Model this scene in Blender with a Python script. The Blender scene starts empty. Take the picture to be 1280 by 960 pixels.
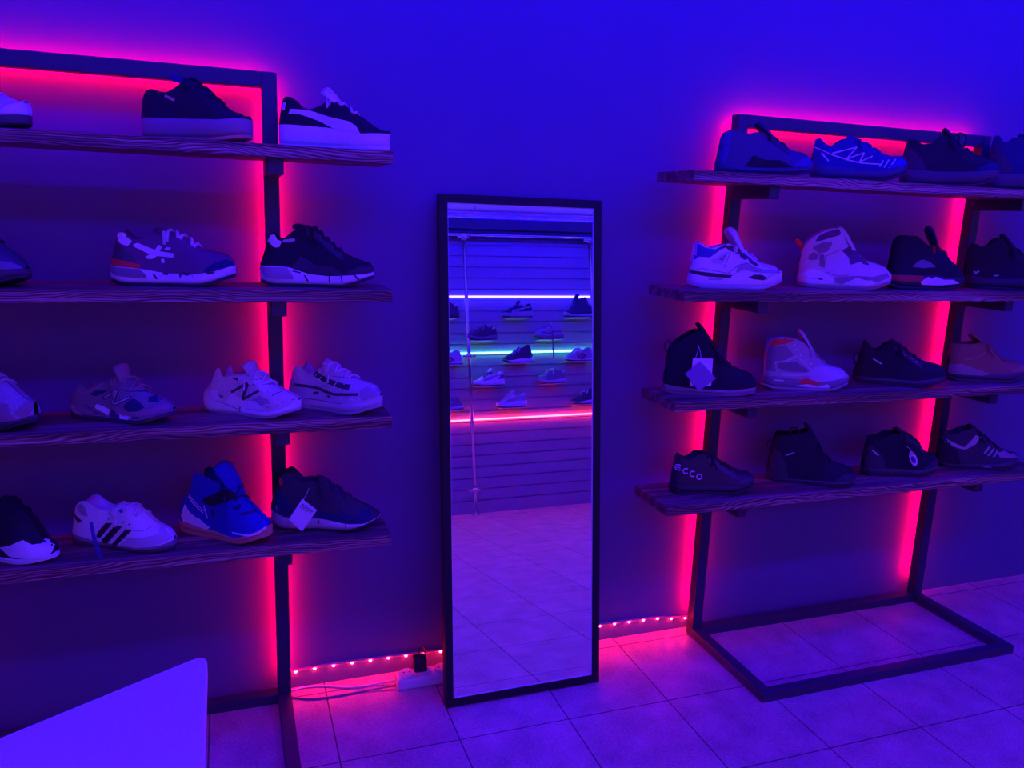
import bpy, bmesh, math, random
from math import sin, cos, pi, radians, sqrt, atan
from mathutils import Vector, Matrix
from mathutils.bvhtree import BVHTree
from mathutils.geometry import delaunay_2d_cdt

SC = bpy.context.scene
COL = SC.collection
random.seed(7)

# ------------------------------------------------------------------ camera
def cam_basis(yaw, pitch, roll):
    cy, sy, cp, sp = cos(yaw), sin(yaw), cos(pitch), sin(pitch)
    fwd = Vector((sy*cp, cy*cp, -sp)); right = Vector((cy, -sy, 0)); up = right.cross(fwd)
    cr, sr = cos(roll), sin(roll)
    return right*cr + up*sr, -right*sr + up*cr, fwd
cd = bpy.data.cameras.new('camera'); cam = bpy.data.objects.new('camera', cd); COL.objects.link(cam)
r_, u_, f_ = cam_basis(.3436, .2097, .0369)
m = Matrix((r_, u_, -f_)).transposed().to_4x4(); m.translation = Vector((-.237, -2.3061, 1.4565))
cam.matrix_world = m
cd.sensor_width = 36; cd.lens = 36*1000.8/1280; cd.clip_start = .02
SC.camera = cam

# ------------------------------------------------------------------ world, exposure, light levels
w_ = bpy.data.worlds.new('world'); SC.world = w_; w_.use_nodes = True
w_.node_tree.nodes['Background'].inputs[0].default_value = (.1, .02, 1, 1)
w_.node_tree.nodes['Background'].inputs[1].default_value = .0
SC.view_settings.view_transform = 'Standard'; SC.view_settings.look = 'None'
SC.view_settings.gamma = 1; SC.view_settings.exposure = 0; SC.view_settings.use_curve_mapping = False
SC.cycles.use_denoising = True
SC.cycles.max_bounces = 7; SC.cycles.diffuse_bounces = 4; SC.cycles.glossy_bounces = 5
SC.cycles.sample_clamp_indirect = 4
SC.cycles.use_light_tree = True
BLUE_TUBE = 84.0      # ceiling tubes
BLUE_PANEL = 37.0      # flat ceiling light
BLUE_STRIP = 45.0     # strips on the slatted wall
GREEN_STRIP = 11.0
RED_STRIP = 29.0
RACK_STRIP = 112.0
LED_DOT = 260.0
VIOLET_FILL = 6.0          # added fill from the far right, no known lamp there

# ------------------------------------------------------------------ helpers
def tag(o, label=None, cat=None, group=None, kind=None):
    if label: o['label'] = label
    if cat: o['category'] = cat
    if group: o['group'] = group
    if kind: o['kind'] = kind
    return o
def empty(name, loc=(0, 0, 0), rot=(0, 0, 0)):
    o = bpy.data.objects.new(name, None); COL.objects.link(o); o.location = loc; o.rotation_euler = rot
    o.empty_display_size = .05
    return o
def link(name, verts, faces, mat=None, parent=None, smooth=False, mats=None, fm=None):
    me = bpy.data.meshes.new(name); me.from_pydata([tuple(v) for v in verts], [], faces); me.update()
    o = bpy.data.objects.new(name, me); COL.objects.link(o)
    for mm in (mats or ([mat] if mat else [])): me.materials.append(mm)
    if fm:
        for p, k in zip(me.polygons, fm): p.material_index = k
    if smooth:
        for p in me.polygons: p.use_smooth = True
    if parent: o.parent = parent
    return o
def from_bm(name, bm, mat, parent=None, smooth=False):
    me = bpy.data.meshes.new(name); bm.to_mesh(me); bm.free()
    o = bpy.data.objects.new(name, me); COL.objects.link(o)
    if mat: me.materials.append(mat)
    if smooth:
        for p in me.polygons: p.use_smooth = True
    if parent: o.parent = parent
    return o
def bm_box(bm, x0, x1, y0, y1, z0, z1, bev=0.0):
    r = bmesh.ops.create_cube(bm, size=1); vs = r['verts']
    for v in vs:
        v.co = Vector(((x0+x1)/2 + v.co.x*(x1-x0), (y0+y1)/2 + v.co.y*(y1-y0), (z0+z1)/2 + v.co.z*(z1-z0)))
    if bev:
        es = list({e for v in vs for e in v.link_edges})
        bmesh.ops.bevel(bm, geom=es, offset=bev, segments=2, affect='EDGES', profile=.5)
def box(name, b, mat, parent=None, bev=0.0):
    bm = bmesh.new(); bm_box(bm, *b, bev=bev); return from_bm(name, bm, mat, parent)
def tube_data(pts, r, n=8, closed=False):
    pts = [Vector(p) for p in pts]; V = []; Fc = []
    up = Vector((0, 0, 1)); prev = None
    for i, p in enumerate(pts):
        a = pts[max(i-1, 0)]; b = pts[min(i+1, len(pts)-1)]
        t = (b-a).normalized()
        if prev is None: s = t.cross(up if abs(t.z) < .9 else Vector((1, 0, 0))).normalized()
        else: s = (prev - t*prev.dot(t)).normalized()
        prev = s; q = t.cross(s)
        rr = r[i] if isinstance(r, (list, tuple)) else r
        for k in range(n):
            an = 2*pi*k/n; V.append(p + s*cos(an)*rr + q*sin(an)*rr)
    for i in range(len(pts)-1):
        for k in range(n):
            k2 = (k+1) % n; Fc.append((i*n+k, i*n+k2, (i+1)*n+k2, (i+1)*n+k))
    Fc.append(tuple(range(n))[::-1]); Fc.append(tuple(range((len(pts)-1)*n, len(pts)*n)))
    return V, Fc
def tubes(name, lst, mat, parent=None, n=8):
    V = []; Fc = []
    for pts, r in lst:
        v, f = tube_data(pts, r, n); k = len(V); V += v; Fc += [tuple(i+k for i in q) for q in f]
    return link(name, V, Fc, mat, parent, smooth=True)
def smoothpath(pts, n=8):
    P_ = [Vector(p) for p in pts]; out = []
    for i in range(len(P_)-1):
        p0 = P_[max(i-1, 0)]; p1 = P_[i]; p2 = P_[i+1]; p3 = P_[min(i+2, len(P_)-1)]
        for k in range(n):
            t = k/n
            out.append(.5*((2*p1) + (p2-p0)*t + (2*p0-5*p1+4*p2-p3)*t*t + (3*p1-p0-3*p2+p3)*t**3))
    out.append(P_[-1]); return out
def lerp(a, b, t): return a + (b-a)*t
def sstep(a, b, x):
    t = min(max((x-a)/(b-a), 0), 1); return t*t*(3-2*t)
def interp(x, pts):
    if x <= pts[0][0]: return pts[0][1]
    for (a, va), (b, vb) in zip(pts, pts[1:]):
        if x <= b: return va + (vb-va)*(x-a)/max(b-a, 1e-9)
    return pts[-1][1]

# ------------------------------------------------------------------ materials
MC = {}
def newmat(name):
    mt = bpy.data.materials.new(name); mt.use_nodes = True
    nt = mt.node_tree; b = nt.nodes['Principled BSDF']; return mt, nt, b
def nd(nt, t, **kw):
    n = nt.nodes.new(t)
    for k, v in kw.items(): setattr(n, k, v)
    return n
def surf(name, col, rough=.6, scale=60, bump=.15, var=.12, metal=0, kind='noise', spec=.5):
    key = (name, col, rough, scale, bump, kind)
    if key in MC: return MC[key]
    mt, nt, b = newmat(name)
    tc = nd(nt, 'ShaderNodeTexCoord')
    if kind == 'weave':
        tx = nd(nt, 'ShaderNodeTexVoronoi'); tx.inputs['Scale'].default_value = scale; out = tx.outputs['Distance']
    else:
        tx = nd(nt, 'ShaderNodeTexNoise'); tx.inputs['Scale'].default_value = scale; tx.inputs['Detail'].default_value = 4; out = tx.outputs['Fac']
    nt.links.new(tc.outputs['Object'], tx.inputs['Vector'])
    mx = nd(nt, 'ShaderNodeMix', data_type='RGBA')
    mx.inputs[6].default_value = (*[c*(1-var) for c in col], 1); mx.inputs[7].default_value = (*[min(c*(1+var), 1) for c in col], 1)
    nt.links.new(out, mx.inputs[0]); nt.links.new(mx.outputs[2], b.inputs['Base Color'])
    b.inputs['Roughness'].default_value = rough; b.inputs['Metallic'].default_value = metal
    b.inputs['Specular IOR Level'].default_value = spec
    if bump:
        bp = nd(nt, 'ShaderNodeBump'); bp.inputs['Strength'].default_value = bump; bp.inputs['Distance'].default_value = .002
        nt.links.new(out, bp.inputs['Height']); nt.links.new(bp.outputs[0], b.inputs['Normal'])
    MC[key] = mt; return mt
def glow(name, col, k):
    mt, nt, b = newmat(name)
    b.inputs['Base Color'].default_value = (.6, .6, .6, 1)
    b.inputs['Emission Color'].default_value = (*col, 1); b.inputs['Emission Strength'].default_value = k
    return mt
def m_wall():
    mt, nt, b = newmat('grey_wall_paint')
    tc = nd(nt, 'ShaderNodeTexCoord'); n1 = nd(nt, 'ShaderNodeTexNoise'); n1.inputs['Scale'].default_value = 1.6; n1.inputs['Detail'].default_value = 3
    n2 = nd(nt, 'ShaderNodeTexNoise'); n2.inputs['Scale'].default_value = 160; n2.inputs['Detail'].default_value = 3
    nt.links.new(tc.outputs['Object'], n1.inputs[0]); nt.links.new(tc.outputs['Object'], n2.inputs[0])
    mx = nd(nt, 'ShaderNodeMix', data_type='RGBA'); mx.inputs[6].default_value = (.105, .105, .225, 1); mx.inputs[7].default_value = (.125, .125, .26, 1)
    nt.links.new(n1.outputs['Fac'], mx.inputs[0]); nt.links.new(mx.outputs[2], b.inputs['Base Color'])
    bp = nd(nt, 'ShaderNodeBump'); bp.inputs['Strength'].default_value = .12; bp.inputs['Distance'].default_value = .002
    nt.links.new(n2.outputs['Fac'], bp.inputs['Height']); nt.links.new(bp.outputs[0], b.inputs['Normal'])
    b.inputs['Roughness'].default_value = .75; b.inputs['Specular IOR Level'].default_value = .3
    return mt
def m_tiles():
    mt, nt, b = newmat('beige_floor_tiles')
    ge = nd(nt, 'ShaderNodeTexCoord'); mp = nd(nt, 'ShaderNodeMapping'); mp.inputs['Location'].default_value = (3.333, 6.666+.3866, 0)
    nt.links.new(ge.outputs['Object'], mp.inputs[0])
    br = nd(nt, 'ShaderNodeTexBrick'); br.offset = 0; br.squash = 1
    for k, v in (('Scale', 1), ('Mortar Size', .0022), ('Mortar Smooth', .1), ('Bias', 0), ('Brick Width', .33333), ('Row Height', .33333)): br.inputs[k].default_value = v
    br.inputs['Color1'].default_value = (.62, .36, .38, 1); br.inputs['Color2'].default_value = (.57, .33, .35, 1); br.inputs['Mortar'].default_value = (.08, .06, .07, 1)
    nt.links.new(mp.outputs[0], br.inputs['Vector'])
    n1 = nd(nt, 'ShaderNodeTexNoise'); n1.inputs['Scale'].default_value = 9; n1.inputs['Detail'].default_value = 6
    n2 = nd(nt, 'ShaderNodeTexNoise'); n2.inputs['Scale'].default_value = 130; n2.inputs['Detail'].default_value = 3
    for n in (n1, n2): nt.links.new(ge.outputs['Object'], n.inputs[0])
    ad = nd(nt, 'ShaderNodeMath', operation='ADD'); nt.links.new(n1.outputs['Fac'], ad.inputs[0]); nt.links.new(n2.outputs['Fac'], ad.inputs[1])
    mr = nd(nt, 'ShaderNodeMapRange'); mr.inputs[1].default_value = .7; mr.inputs[2].default_value = 1.3; mr.inputs[3].default_value = .62; mr.inputs[4].default_value = 1.22
    nt.links.new(ad.outputs[0], mr.inputs[0])
    mu = nd(nt, 'ShaderNodeMix', data_type='RGBA', blend_type='MULTIPLY'); mu.inputs[0].default_value = 1
    nt.links.new(br.outputs['Color'], mu.inputs[6]); nt.links.new(mr.outputs[0], mu.inputs[7]); nt.links.new(mu.outputs[2], b.inputs['Base Color'])
    b.inputs['Roughness'].default_value = .42
    bp = nd(nt, 'ShaderNodeBump'); bp.inputs['Strength'].default_value = .35; bp.inputs['Distance'].default_value = .002; bp.invert = True
    nt.links.new(br.outputs['Fac'], bp.inputs['Height']); nt.links.new(bp.outputs[0], b.inputs['Normal'])
    return mt
def m_wood():
    mt, nt, b = newmat('charred_pine')
    tc = nd(nt, 'ShaderNodeTexCoord'); mp = nd(nt, 'ShaderNodeMapping'); mp.inputs['Scale'].default_value = (1.1, 26, 26)
    oi = nd(nt, 'ShaderNodeObjectInfo'); vm = nd(nt, 'ShaderNodeVectorMath', operation='ADD'); mul = nd(nt, 'ShaderNodeMath', operation='MULTIPLY'); mul.inputs[1].default_value = 7
    nt.links.new(oi.outputs['Random'], mul.inputs[0]); nt.links.new(tc.outputs['Object'], vm.inputs[0]); nt.links.new(mul.outputs[0], vm.inputs[1])
    nt.links.new(vm.outputs[0], mp.inputs[0])
    n0 = nd(nt, 'ShaderNodeTexNoise'); n0.inputs['Scale'].default_value = 1.3; n0.inputs['Detail'].default_value = 2
    nt.links.new(mp.outputs[0], n0.inputs[0])
    wv = nd(nt, 'ShaderNodeTexNoise'); wv.inputs['Scale'].default_value = 7; wv.inputs['Detail'].default_value = 5; wv.inputs['Distortion'].default_value = .6
    mp2 = nd(nt, 'ShaderNodeMapping'); mp2.inputs['Scale'].default_value = (.35, 40, 40); nt.links.new(vm.outputs[0], mp2.inputs[0]); nt.links.new(mp2.outputs[0], wv.inputs[0])
    sp = nd(nt, 'ShaderNodeSeparateXYZ'); nt.links.new(vm.outputs[0], sp.inputs[0])
    yz = nd(nt, 'ShaderNodeMath', operation='ADD'); nt.links.new(sp.outputs[1], yz.inputs[0]); nt.links.new(sp.outputs[2], yz.inputs[1])
    nl = nd(nt, 'ShaderNodeTexNoise'); nl.inputs['Scale'].default_value = 1; nl.inputs['Detail'].default_value = 3
    mp3 = nd(nt, 'ShaderNodeMapping'); mp3.inputs['Scale'].default_value = (2.2, 9, 9); nt.links.new(vm.outputs[0], mp3.inputs[0]); nt.links.new(mp3.outputs[0], nl.inputs[0])
    ml = nd(nt, 'ShaderNodeMath', operation='MULTIPLY_ADD'); ml.inputs[1].default_value = .11; nt.links.new(nl.outputs['Fac'], ml.inputs[0]); nt.links.new(yz.outputs[0], ml.inputs[2])
    sc_ = nd(nt, 'ShaderNodeMath', operation='MULTIPLY'); sc_.inputs[1].default_value = 2*pi/.0065; nt.links.new(ml.outputs[0], sc_.inputs[0])
    sn = nd(nt, 'ShaderNodeMath', operation='SINE'); nt.links.new(sc_.outputs[0], sn.inputs[0])
    hf = nd(nt, 'ShaderNodeMath', operation='MULTIPLY_ADD'); hf.inputs[1].default_value = .10; nt.links.new(sn.outputs[0], hf.inputs[0])
    ad = nd(nt, 'ShaderNodeMath', operation='MULTIPLY'); nt.links.new(n0.outputs['Fac'], ad.inputs[0]); nt.links.new(wv.outputs['Fac'], ad.inputs[1])
    nt.links.new(ad.outputs[0], hf.inputs[2]); ad = hf
    cr = nd(nt, 'ShaderNodeValToRGB'); e = cr.color_ramp.elements
    e[0].position = .14; e[0].color = (.04, .022, .02, 1); e[1].position = .42; e[1].color = (.48, .33, .28, 1)
    k = e.new(.24); k.color = (.14, .075, .06, 1); k = e.new(.31); k.color = (.26, .15, .11, 1)
    nt.links.new(ad.outputs[0], cr.inputs[0]); nt.links.new(cr.outputs[0], b.inputs['Base Color'])
    b.inputs['Roughness'].default_value = .55
    bp = nd(nt, 'ShaderNodeBump'); bp.inputs['Strength'].default_value = .4; bp.inputs['Distance'].default_value = .003
    nt.links.new(wv.outputs['Fac'], bp.inputs['Height']); nt.links.new(bp.outputs[0], b.inputs['Normal'])
    return mt
M_WALL = m_wall(); M_TILE = m_tiles(); M_WOOD = m_wood()
M_STEEL = surf('black_painted_steel', (.03, .03, .06), .45, 90, .08, .2)
M_CEIL = surf('white_ceiling_paint', (.75, .75, .75), .8, 80, .1, .04)
M_SLAT = surf('light_slatted_panel', (.34, .34, .36), .5, 20, .05, .06)
M_DARKTRIM = surf('dark_trim_paint', (.06, .055, .06), .5, 30, .05, .1)
M_MIRROR, nt_, b_ = newmat('mirror_glass'); b_.inputs['Base Color'].default_value = (.93, .95, .95, 1); b_.inputs['Metallic'].default_value = 1; b_.inputs['Roughness'].default_value = .0
M_BLACK = surf('black_frame_lacquer', (.012, .012, .016), .5, 70, .04, .15, spec=.25)
M_CHROME = surf('chrome', (.85, .85, .87), .12, 40, .01, .03, metal=1)
M_TABLE = surf('white_table_laminate', (.80, .80, .82), .45, 200, .02, .03)
M_PLASTIC = surf('white_plastic', (.72, .70, .70), .4, 60, .03, .06)
M_BPLASTIC = surf('black_plastic', (.02, .02, .02), .4, 60, .03, .1)
M_ACR = surf('frosted_acrylic', (.6, .6, .65), .25, 60, .02, .05)
E_RED = glow('red_led_strip', (1, .0, .045), RACK_STRIP)
E_DOT = glow('red_led_dot', (1, .012, .05), LED_DOT)
E_BLUE = glow('blue_tube_glow', (.0, .0, 1), BLUE_TUBE)
E_BLUE2 = glow('rear_tube_glow', (.0, .0, 1), BLUE_TUBE*.7)
E_PANEL = glow('blue_panel_glow', (.045, .0, 1), BLUE_PANEL)
E_BSTR = glow('pale_blue_strip_glow', (.035, .022, 1), BLUE_STRIP)
E_GSTR = glow('green_strip_glow', (.08, .60, .62), GREEN_STRIP)
E_RSTR = glow('red_strip_glow', (1, .025, .08), RED_STRIP)
M_STRIPBASE = surf('clear_strip_silicone', (.55, .45, .5), .3, 60, .02, .05)

# ------------------------------------------------------------------ room shell
YF = -4.25; XL = -3.2; XR = 4.6; H = 2.5
def shell(name, b, mat): return tag(box(name, b, mat), kind='structure')
shell('floor', (XL-.1, XR+.1, YF-.1, .1, -.1, 0), M_TILE)
shell('ceiling', (XL-.1, XR+.1, YF-.1, .1, H, H+.1), M_CEIL)
shell('wall_back', (XL-.1, XR+.1, 0, .1, 0, H), M_WALL)
shell('wall_left', (XL-.1, XL, YF, 0, 0, H), M_WALL)
shell('wall_right', (XR, XR+.1, YF, 0, 0, H), M_WALL)
# slatted front wall: boards of 92.5 mm with grooves between them
V = []; Fc = []; zs = [0]
prof = [(0.0, 0)]
k = 0; z = .199-.0925
while z < 2.26:
    prof += [(0, z-.004), (-.012, z-.004), (-.012, z+.004), (0, z+.004)]; z += .0925
prof += [(0, H), (-.1, H), (-.1, 0)]
for x in (XL-.1, XR+.1):
    for (d, zz) in prof: V.append((x, YF+d, zz))
n = len(prof)
for i in range(n): Fc.append((i, (i+1) % n, n+(i+1) % n, n+i))
Fc.append(tuple(range(n))); Fc.append(tuple(range(n, 2*n))[::-1])
wf = link('wall_front', V, Fc, M_SLAT)
bmx = bmesh.new(); bmx.from_mesh(wf.data); bmesh.ops.recalc_face_normals(bmx, faces=bmx.faces); bmx.to_mesh(wf.data); bmx.free()
tag(wf, kind='structure')
shell('trim_1', (XL, XR, YF+.001, YF+.05, 2.27, 2.345), M_DARKTRIM)
shell('trim_2', (XL, XR, YF+.001, YF+.09, 2.352, 2.475), M_DARKTRIM)

# ------------------------------------------------------------------ ceiling tubes
def tube_light(x0, x1, y, label, glowm):
    t = empty('tube_light', ((x0+x1)/2, y, 2.40)); h = (x1-x0)/2
    tag(t, label, 'light')
    box('housing', (-h, h, -.009, .009, -.028, -.010), M_PLASTIC, t, .003)
    for s in (-1, 0, 1): tubes('hanger', [([(s*h*.8, 0, -.012), (s*h*.8, 0, .10)], .003)], M_CHROME, t, 6)
    tubes('tube', [([(-h+.02, 0, -.045), (0, 0, -.045), (h-.02, 0, -.045)], .014)], glowm, t, 12)
    for s in (-1, 1): box('end_cap', (s*h-(.03 if s > 0 else 0), s*h+(.03 if s < 0 else 0), -.018, .018, -.062, -.03), M_PLASTIC, t, .003)
tube_light(-2.2, 4.2, -.62, 'long blue tube light on the ceiling nearer the shoe racks', E_BLUE)
t = empty('panel_light', (1.3, -1.8, 2.5)); tag(t, 'long flat blue ceiling light over the middle of the shop', 'light')
box('housing', (-2.3, 2.3, -.10, .10, -.04, -.001), M_PLASTIC, t, .005)
box('diffuser', (-2.27, 2.27, -.085, .085, -.044, -.038), E_PANEL, t, .001)
tube_light(-.6, 3.8, -3.75, 'long blue tube light on the ceiling nearer the slatted wall', E_BLUE2)

t = empty('violet_fill', (XR-.02, -2.2, 1.7)); tag(t, 'dim violet fill panel added at the far right end of the room', 'light')  # unseen glowing panel, added as violet side fill
box('backplate', (0, .018, -.30, .30, -.20, .20), M_PLASTIC, t, .004)
box('fill_face', (-.03, 0, -.28, .28, -.18, .18), glow('violet_fill_glow', (.35, .12, 1), VIOLET_FILL), t, .006)

# ------------------------------------------------------------------ light strips on the slatted wall
def wall_strip(z, mat, label):
    t = empty('light_strip', (2.0, YF, z)); tag(t, label, 'light strip', 'light strips on the slatted wall')
    box('channel', (-4.6, 2.4, 0.0005, .004, -.007, .007), M_PLASTIC, t)
    box('diffuser', (-4.6, 2.4, .004, .016, -.0065, .0065), mat, t)
wall_strip(1.800, E_BSTR, 'pale blue light strip, topmost on the slatted wall in the mirror')
wall_strip(1.327, E_GSTR, 'green light strip across the slatted wall in the mirror')
wall_strip(.775, E_RSTR, 'red light strip, lowest on the slatted wall in the mirror')

# ------------------------------------------------------------------ chrome rail frame by the slatted wall
t = empty('chrome_rail', (2.18, -4.16, 0)); tag(t, 'chrome tube frame with upright poles standing at the slatted wall, seen in the mirror', 'rail')
for x in (-.56, .575):
    tubes('pole', [([(x, 0, 0), (x, 0, 1.2), (x, 0, 2.30)], .0145)], M_CHROME, t, 12)
    for z in (.20, 1.30, 2.28):
        tubes('fitting', [([(x, 0, z-.022), (x, 0, z+.022)], .023), ([(x-.055, 0, z), (x+.055, 0, z)], .012)], M_CHROME, t, 10)
    tubes('foot', [([(x, 0, 0), (x, 0, .012)], .034)], M_CHROME, t, 14)
tubes('crossbar', [([(-1.5, 0, 2.30), (0, 0, 2.30), (1.5, 0, 2.30)], .013)], M_CHROME, t, 10)

# ------------------------------------------------------------------ display racks
TW = .038
def rack(xc, label, half, over, zs, zstrip_low):
    t = empty('display_rack', (xc, 0, 0)); tag(t, label, 'rack')
    yb, yf, ye = -.035, -.073, -.482; TB = .032
    for s in (-1, 1):
        box('post', (s*half-(TW if s > 0 else 0), s*half+(TW if s < 0 else 0), yf, yb, TB, 1.785), M_STEEL, t, .002)
        box('base_bar', (s*half-(TW if s > 0 else 0), s*half+(TW if s < 0 else 0), ye+TB, yb, 0, TB), M_STEEL, t, .002)
    box('base_bar', (-half, half, ye, ye+TB, 0, TB), M_STEEL, t, .002)
    box('base_bar', (-half+TW, half-TW, yf, yb, 0, TB), M_STEEL, t, .002)
    box('top_bar', (-half+TW, half-TW, yf, yb, 1.785-TW, 1.785), M_STEEL, t, .002)
    for z in zs:
        bm = bmesh.new(); n = 40; x0, x1 = -half-over, half+over
        bm_box(bm, x0, x1, -.287, -.078, z-.030, z, .0015)
        bmesh.ops.bisect_plane(bm, geom=bm.verts[:]+bm.edges[:]+bm.faces[:], plane_co=(0, 0, 0), plane_no=(1, 0, 0))
        o = from_bm('shelf_board', bm, M_WOOD, t)
        for s in (-1, 1):
            x = s*(half-TW/2)
            box('bracket', (x-.019, x+.019, -.262, yf+.001, z-.0685, z-.0305), M_STEEL, t, .002)
    def strip(b, e):
        o = box('light_strip', b, M_STRIPBASE, t)
        box('glowing_face', e, E_RED, o)
    for s in (-1, 1):
        x = s*(half-TW/2)
        strip((x-.006, x+.006, yb, yb+.002, zstrip_low, 1.765), (x-.005, x+.005, yb+.002, yb+.0032, zstrip_low, 1.765))
    z = 1.785-TW/2
    strip((-half+TW, half-TW, yb, yb+.002, z-.006, z+.006), (-half+TW, half-TW, yb+.002, yb+.0032, z-.005, z+.005))
    return t
ZS = (.595, .925, 1.255, 1.595)
rack(1.805, 'black steel shoe rack with charred wood shelves, right of the mirror', .527, .275, ZS, .075)
rack(-.630, 'black steel shoe rack with charred wood shelves, left of the mirror', .527, .258, ZS, .06)

# ------------------------------------------------------------------ mirror
mt_ = empty('standing_mirror', (.331, -.2388+.03, .0002), (-atan(.1238), 0, .0025)); tag(mt_, 'tall black-framed mirror leaning against the wall between the two racks', 'mirror')
MW, MH = .505, 1.512
V = []; Fc = []
fw = .024
def ring(x0, x1, z0, z1, y): return [(x0, y, z0), (x1, y, z0), (x1, y, z1), (x0, y, z1)]
V += ring(0, MW, 0, MH, -.03) + ring(fw, MW-fw, fw, MH-fw, -.03) + ring(fw, MW-fw, fw, MH-fw, -.022) + ring(0, MW, 0, MH, 0)
for i in range(4):
    j = (i+1) % 4
    Fc += [(i, j, 4+j, 4+i), (4+i, 4+j, 8+j, 8+i), (12+i, 12+j, j, i)]
Fc.append((12, 15, 14, 13))
fr = link('frame', V, Fc, M_BLACK, mt_)
for (a, b, c, d) in ((fw, MW-fw, fw, fw+.002), (fw, MW-fw, MH-fw-.002, MH-fw), (fw, fw+.002, fw, MH-fw), (MW-fw-.002, MW-fw, fw, MH-fw)):
    pass
bd = [(fw, fw), (MW-fw, fw), (MW-fw, MH-fw), (fw, MH-fw)]; w2 = .0024
V = [(x, y, z) for y in (-.0262, -.0245) for (x, z) in bd]+[(x+(w2 if x < .2 else -w2), y, z+(w2 if z < .2 else -w2)) for y in (-.0262, -.0245) for (x, z) in bd]
Fc = []
for i in range(4):
    j = (i+1) % 4; Fc += [(i, j, 8+j, 8+i), (8+i, 8+j, 12+j, 12+i), (j, i, 4+i, 4+j)]
link('highlight_bead', V, Fc, surf('highlight_silver', (.75, .75, .78), .35, 60, .02, .03), mt_)  # pale bead stands in for the highlight along the frame's inner bevel
box('mirror_glass', (fw-.001, MW-fw+.001, -.0245, -.0215, fw-.001, MH-fw+.001), M_MIRROR, mt_)

# ------------------------------------------------------------------ LED chain along the wall foot
t = empty('led_chain', (.6, 0, .055)); tag(t, 'red LED chain running along the foot of the wall behind the mirror', 'light strip')
cz = lambda x: .0575 + .004*sin(x*7+1.2) - (.012*sstep(1.15, 1.29, x))
pts = [(x/50-.6, -.006, cz(x/50)-.055) for x in range(-6, 66)]
link('strip_backing', [(p[0], y_, p[2]+z_) for p in pts for (y_, z_) in ((-.0005, .0022), (-.0115, .0034), (-.0115, .0046), (-.0005, .0036))],
     [(i*4+k, i*4+(k+1) % 4, i*4+4+(k+1) % 4, i*4+4+k) for i in range(len(pts)-1) for k in range(4)], M_STRIPBASE, t)
tubes('cable', [(pts, .0028)], surf('translucent_red_cable', (.55, .3, .35), .3, 60, .02, .1), t, 6)
for i in range(25):
    x = -.085 + i*.0571; z = cz(x)
    bm = bmesh.new(); bmesh.ops.create_uvsphere(bm, u_segments=8, v_segments=6, radius=.0048)
    bmesh.ops.bisect_plane(bm, geom=bm.verts[:]+bm.edges[:]+bm.faces[:], plane_co=(0, 0, 0), plane_no=(0, .5, .86), clear_outer=True)
    for v in bm.verts: v.co = Vector((v.co.x+x-.6, v.co.y-.0095, v.co.z+z-.055))
    from_bm('led', bm, E_DOT, t, True)

# ------------------------------------------------------------------ power strip, plugs, cables
t = empty('power_strip', (.30, -.085, 0)); tag(t, 'white power strip on the floor beside the left foot of the mirror', 'power strip')
box('body', (-.088, .088, -.026, .026, 0, .036), M_PLASTIC, t, .006)
for k, x in enumerate((-.056, 0, .056)):
    s = link('socket', *tube_data([(x, 0, .036), (x, 0, .046)], .023, 16), M_PLASTIC, t)
    tubes('socket_hole', [([(x-.009, 0, .0455), (x-.009, 0, .0475)], .0028), ([(x+.009, 0, .0455), (x+.009, 0, .0475)], .0028)], M_BPLASTIC, s, 8)
def plug(x, h, label):
    p = empty('power_plug', (x, -.085, .0475)); tag(p, label, 'plug')
    bm = bmesh.new(); bm_box(bm, -.021, .021, -.019, .019, 0, h, .007); from_bm('body', bm, M_BPLASTIC, p)
    tubes('cord', [(smoothpath([(0, 0, h-.003), (0, .006, h+.014), (.016, .03, h+.01), (.03, .045, h-.03), (.032, .05, -.03), (.05, .045, -.044)]), .003)], M_BPLASTIC, p)
plug(.285, .048, 'black power plug standing in the middle socket of the white power strip')
def cable(name, pts, r, mat, label):
    o = tubes(name, [(smoothpath(pts), r)], mat); tag(o, label, 'cable')
cable('power_cable', [(-.11, -.022, .004), (-.059, -.014, .004), (-.001, -.024, .004), (.083, -.056, .004), (.15, -.056, .004), (.21, -.066, .012)], .0032, M_PLASTIC, 'white cable on the floor from the left rack to the power strip')
cable('thin_cable', [(-.115, -.045, .003), (-.06, -.075, .003), (.006, -.085, .003), (.055, -.084, .003), (.109, -.082, .003), (.21, -.088, .008)], .0026, surf('grey_cable_sheath', (.25, .22, .25), .5, 60, .02, .1), 'thin grey cable on the floor in front of the white cable')

# ------------------------------------------------------------------ table at the lower left
t = empty('white_table', (-.55, -1.6, 0)); tag(t, 'white tabletop with a rounded corner at the lower left of the photo', 'table')
A = Vector((-.290, -1.052)); d1 = Vector((-.869, -.494)).normalized(); d2 = Vector((0.006, -1)).normalized()
Bp = A + d1*1.0; Cp = A + d2*.62; Dp = Vector((Bp.x, Cp.y-.35))
poly = [A, Cp, Cp + Vector((-.2, -.25)), Vector((Bp.x, Cp.y-.25)), Bp]
def rounded(poly, r, n=6):
    out = []
    for i, p in enumerate(poly):
        a = (poly[i-1]-p).normalized(); b = (poly[(i+1) % len(poly)]-p).normalized()
        for k in range(n+1):
            tt = k/n; out.append((1-tt)**2*(p+a*r) + 2*tt*(1-tt)*p + tt*tt*(p+b*r))
    return out
rp = rounded(poly, .028); n = len(rp); V = []; Fc = []
for (ins, z) in ((.004, .722), (0, .726), (0, .746), (.002, .749), (.005, .75)):
    cx = sum((p.x for p in rp))/n; cy_ = sum((p.y for p in rp))/n
    for p in rp:
        d = Vector((cx, cy_))-p; d.normalize(); q = p+d*ins; V.append((q.x+.55, q.y+1.6, z))
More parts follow.
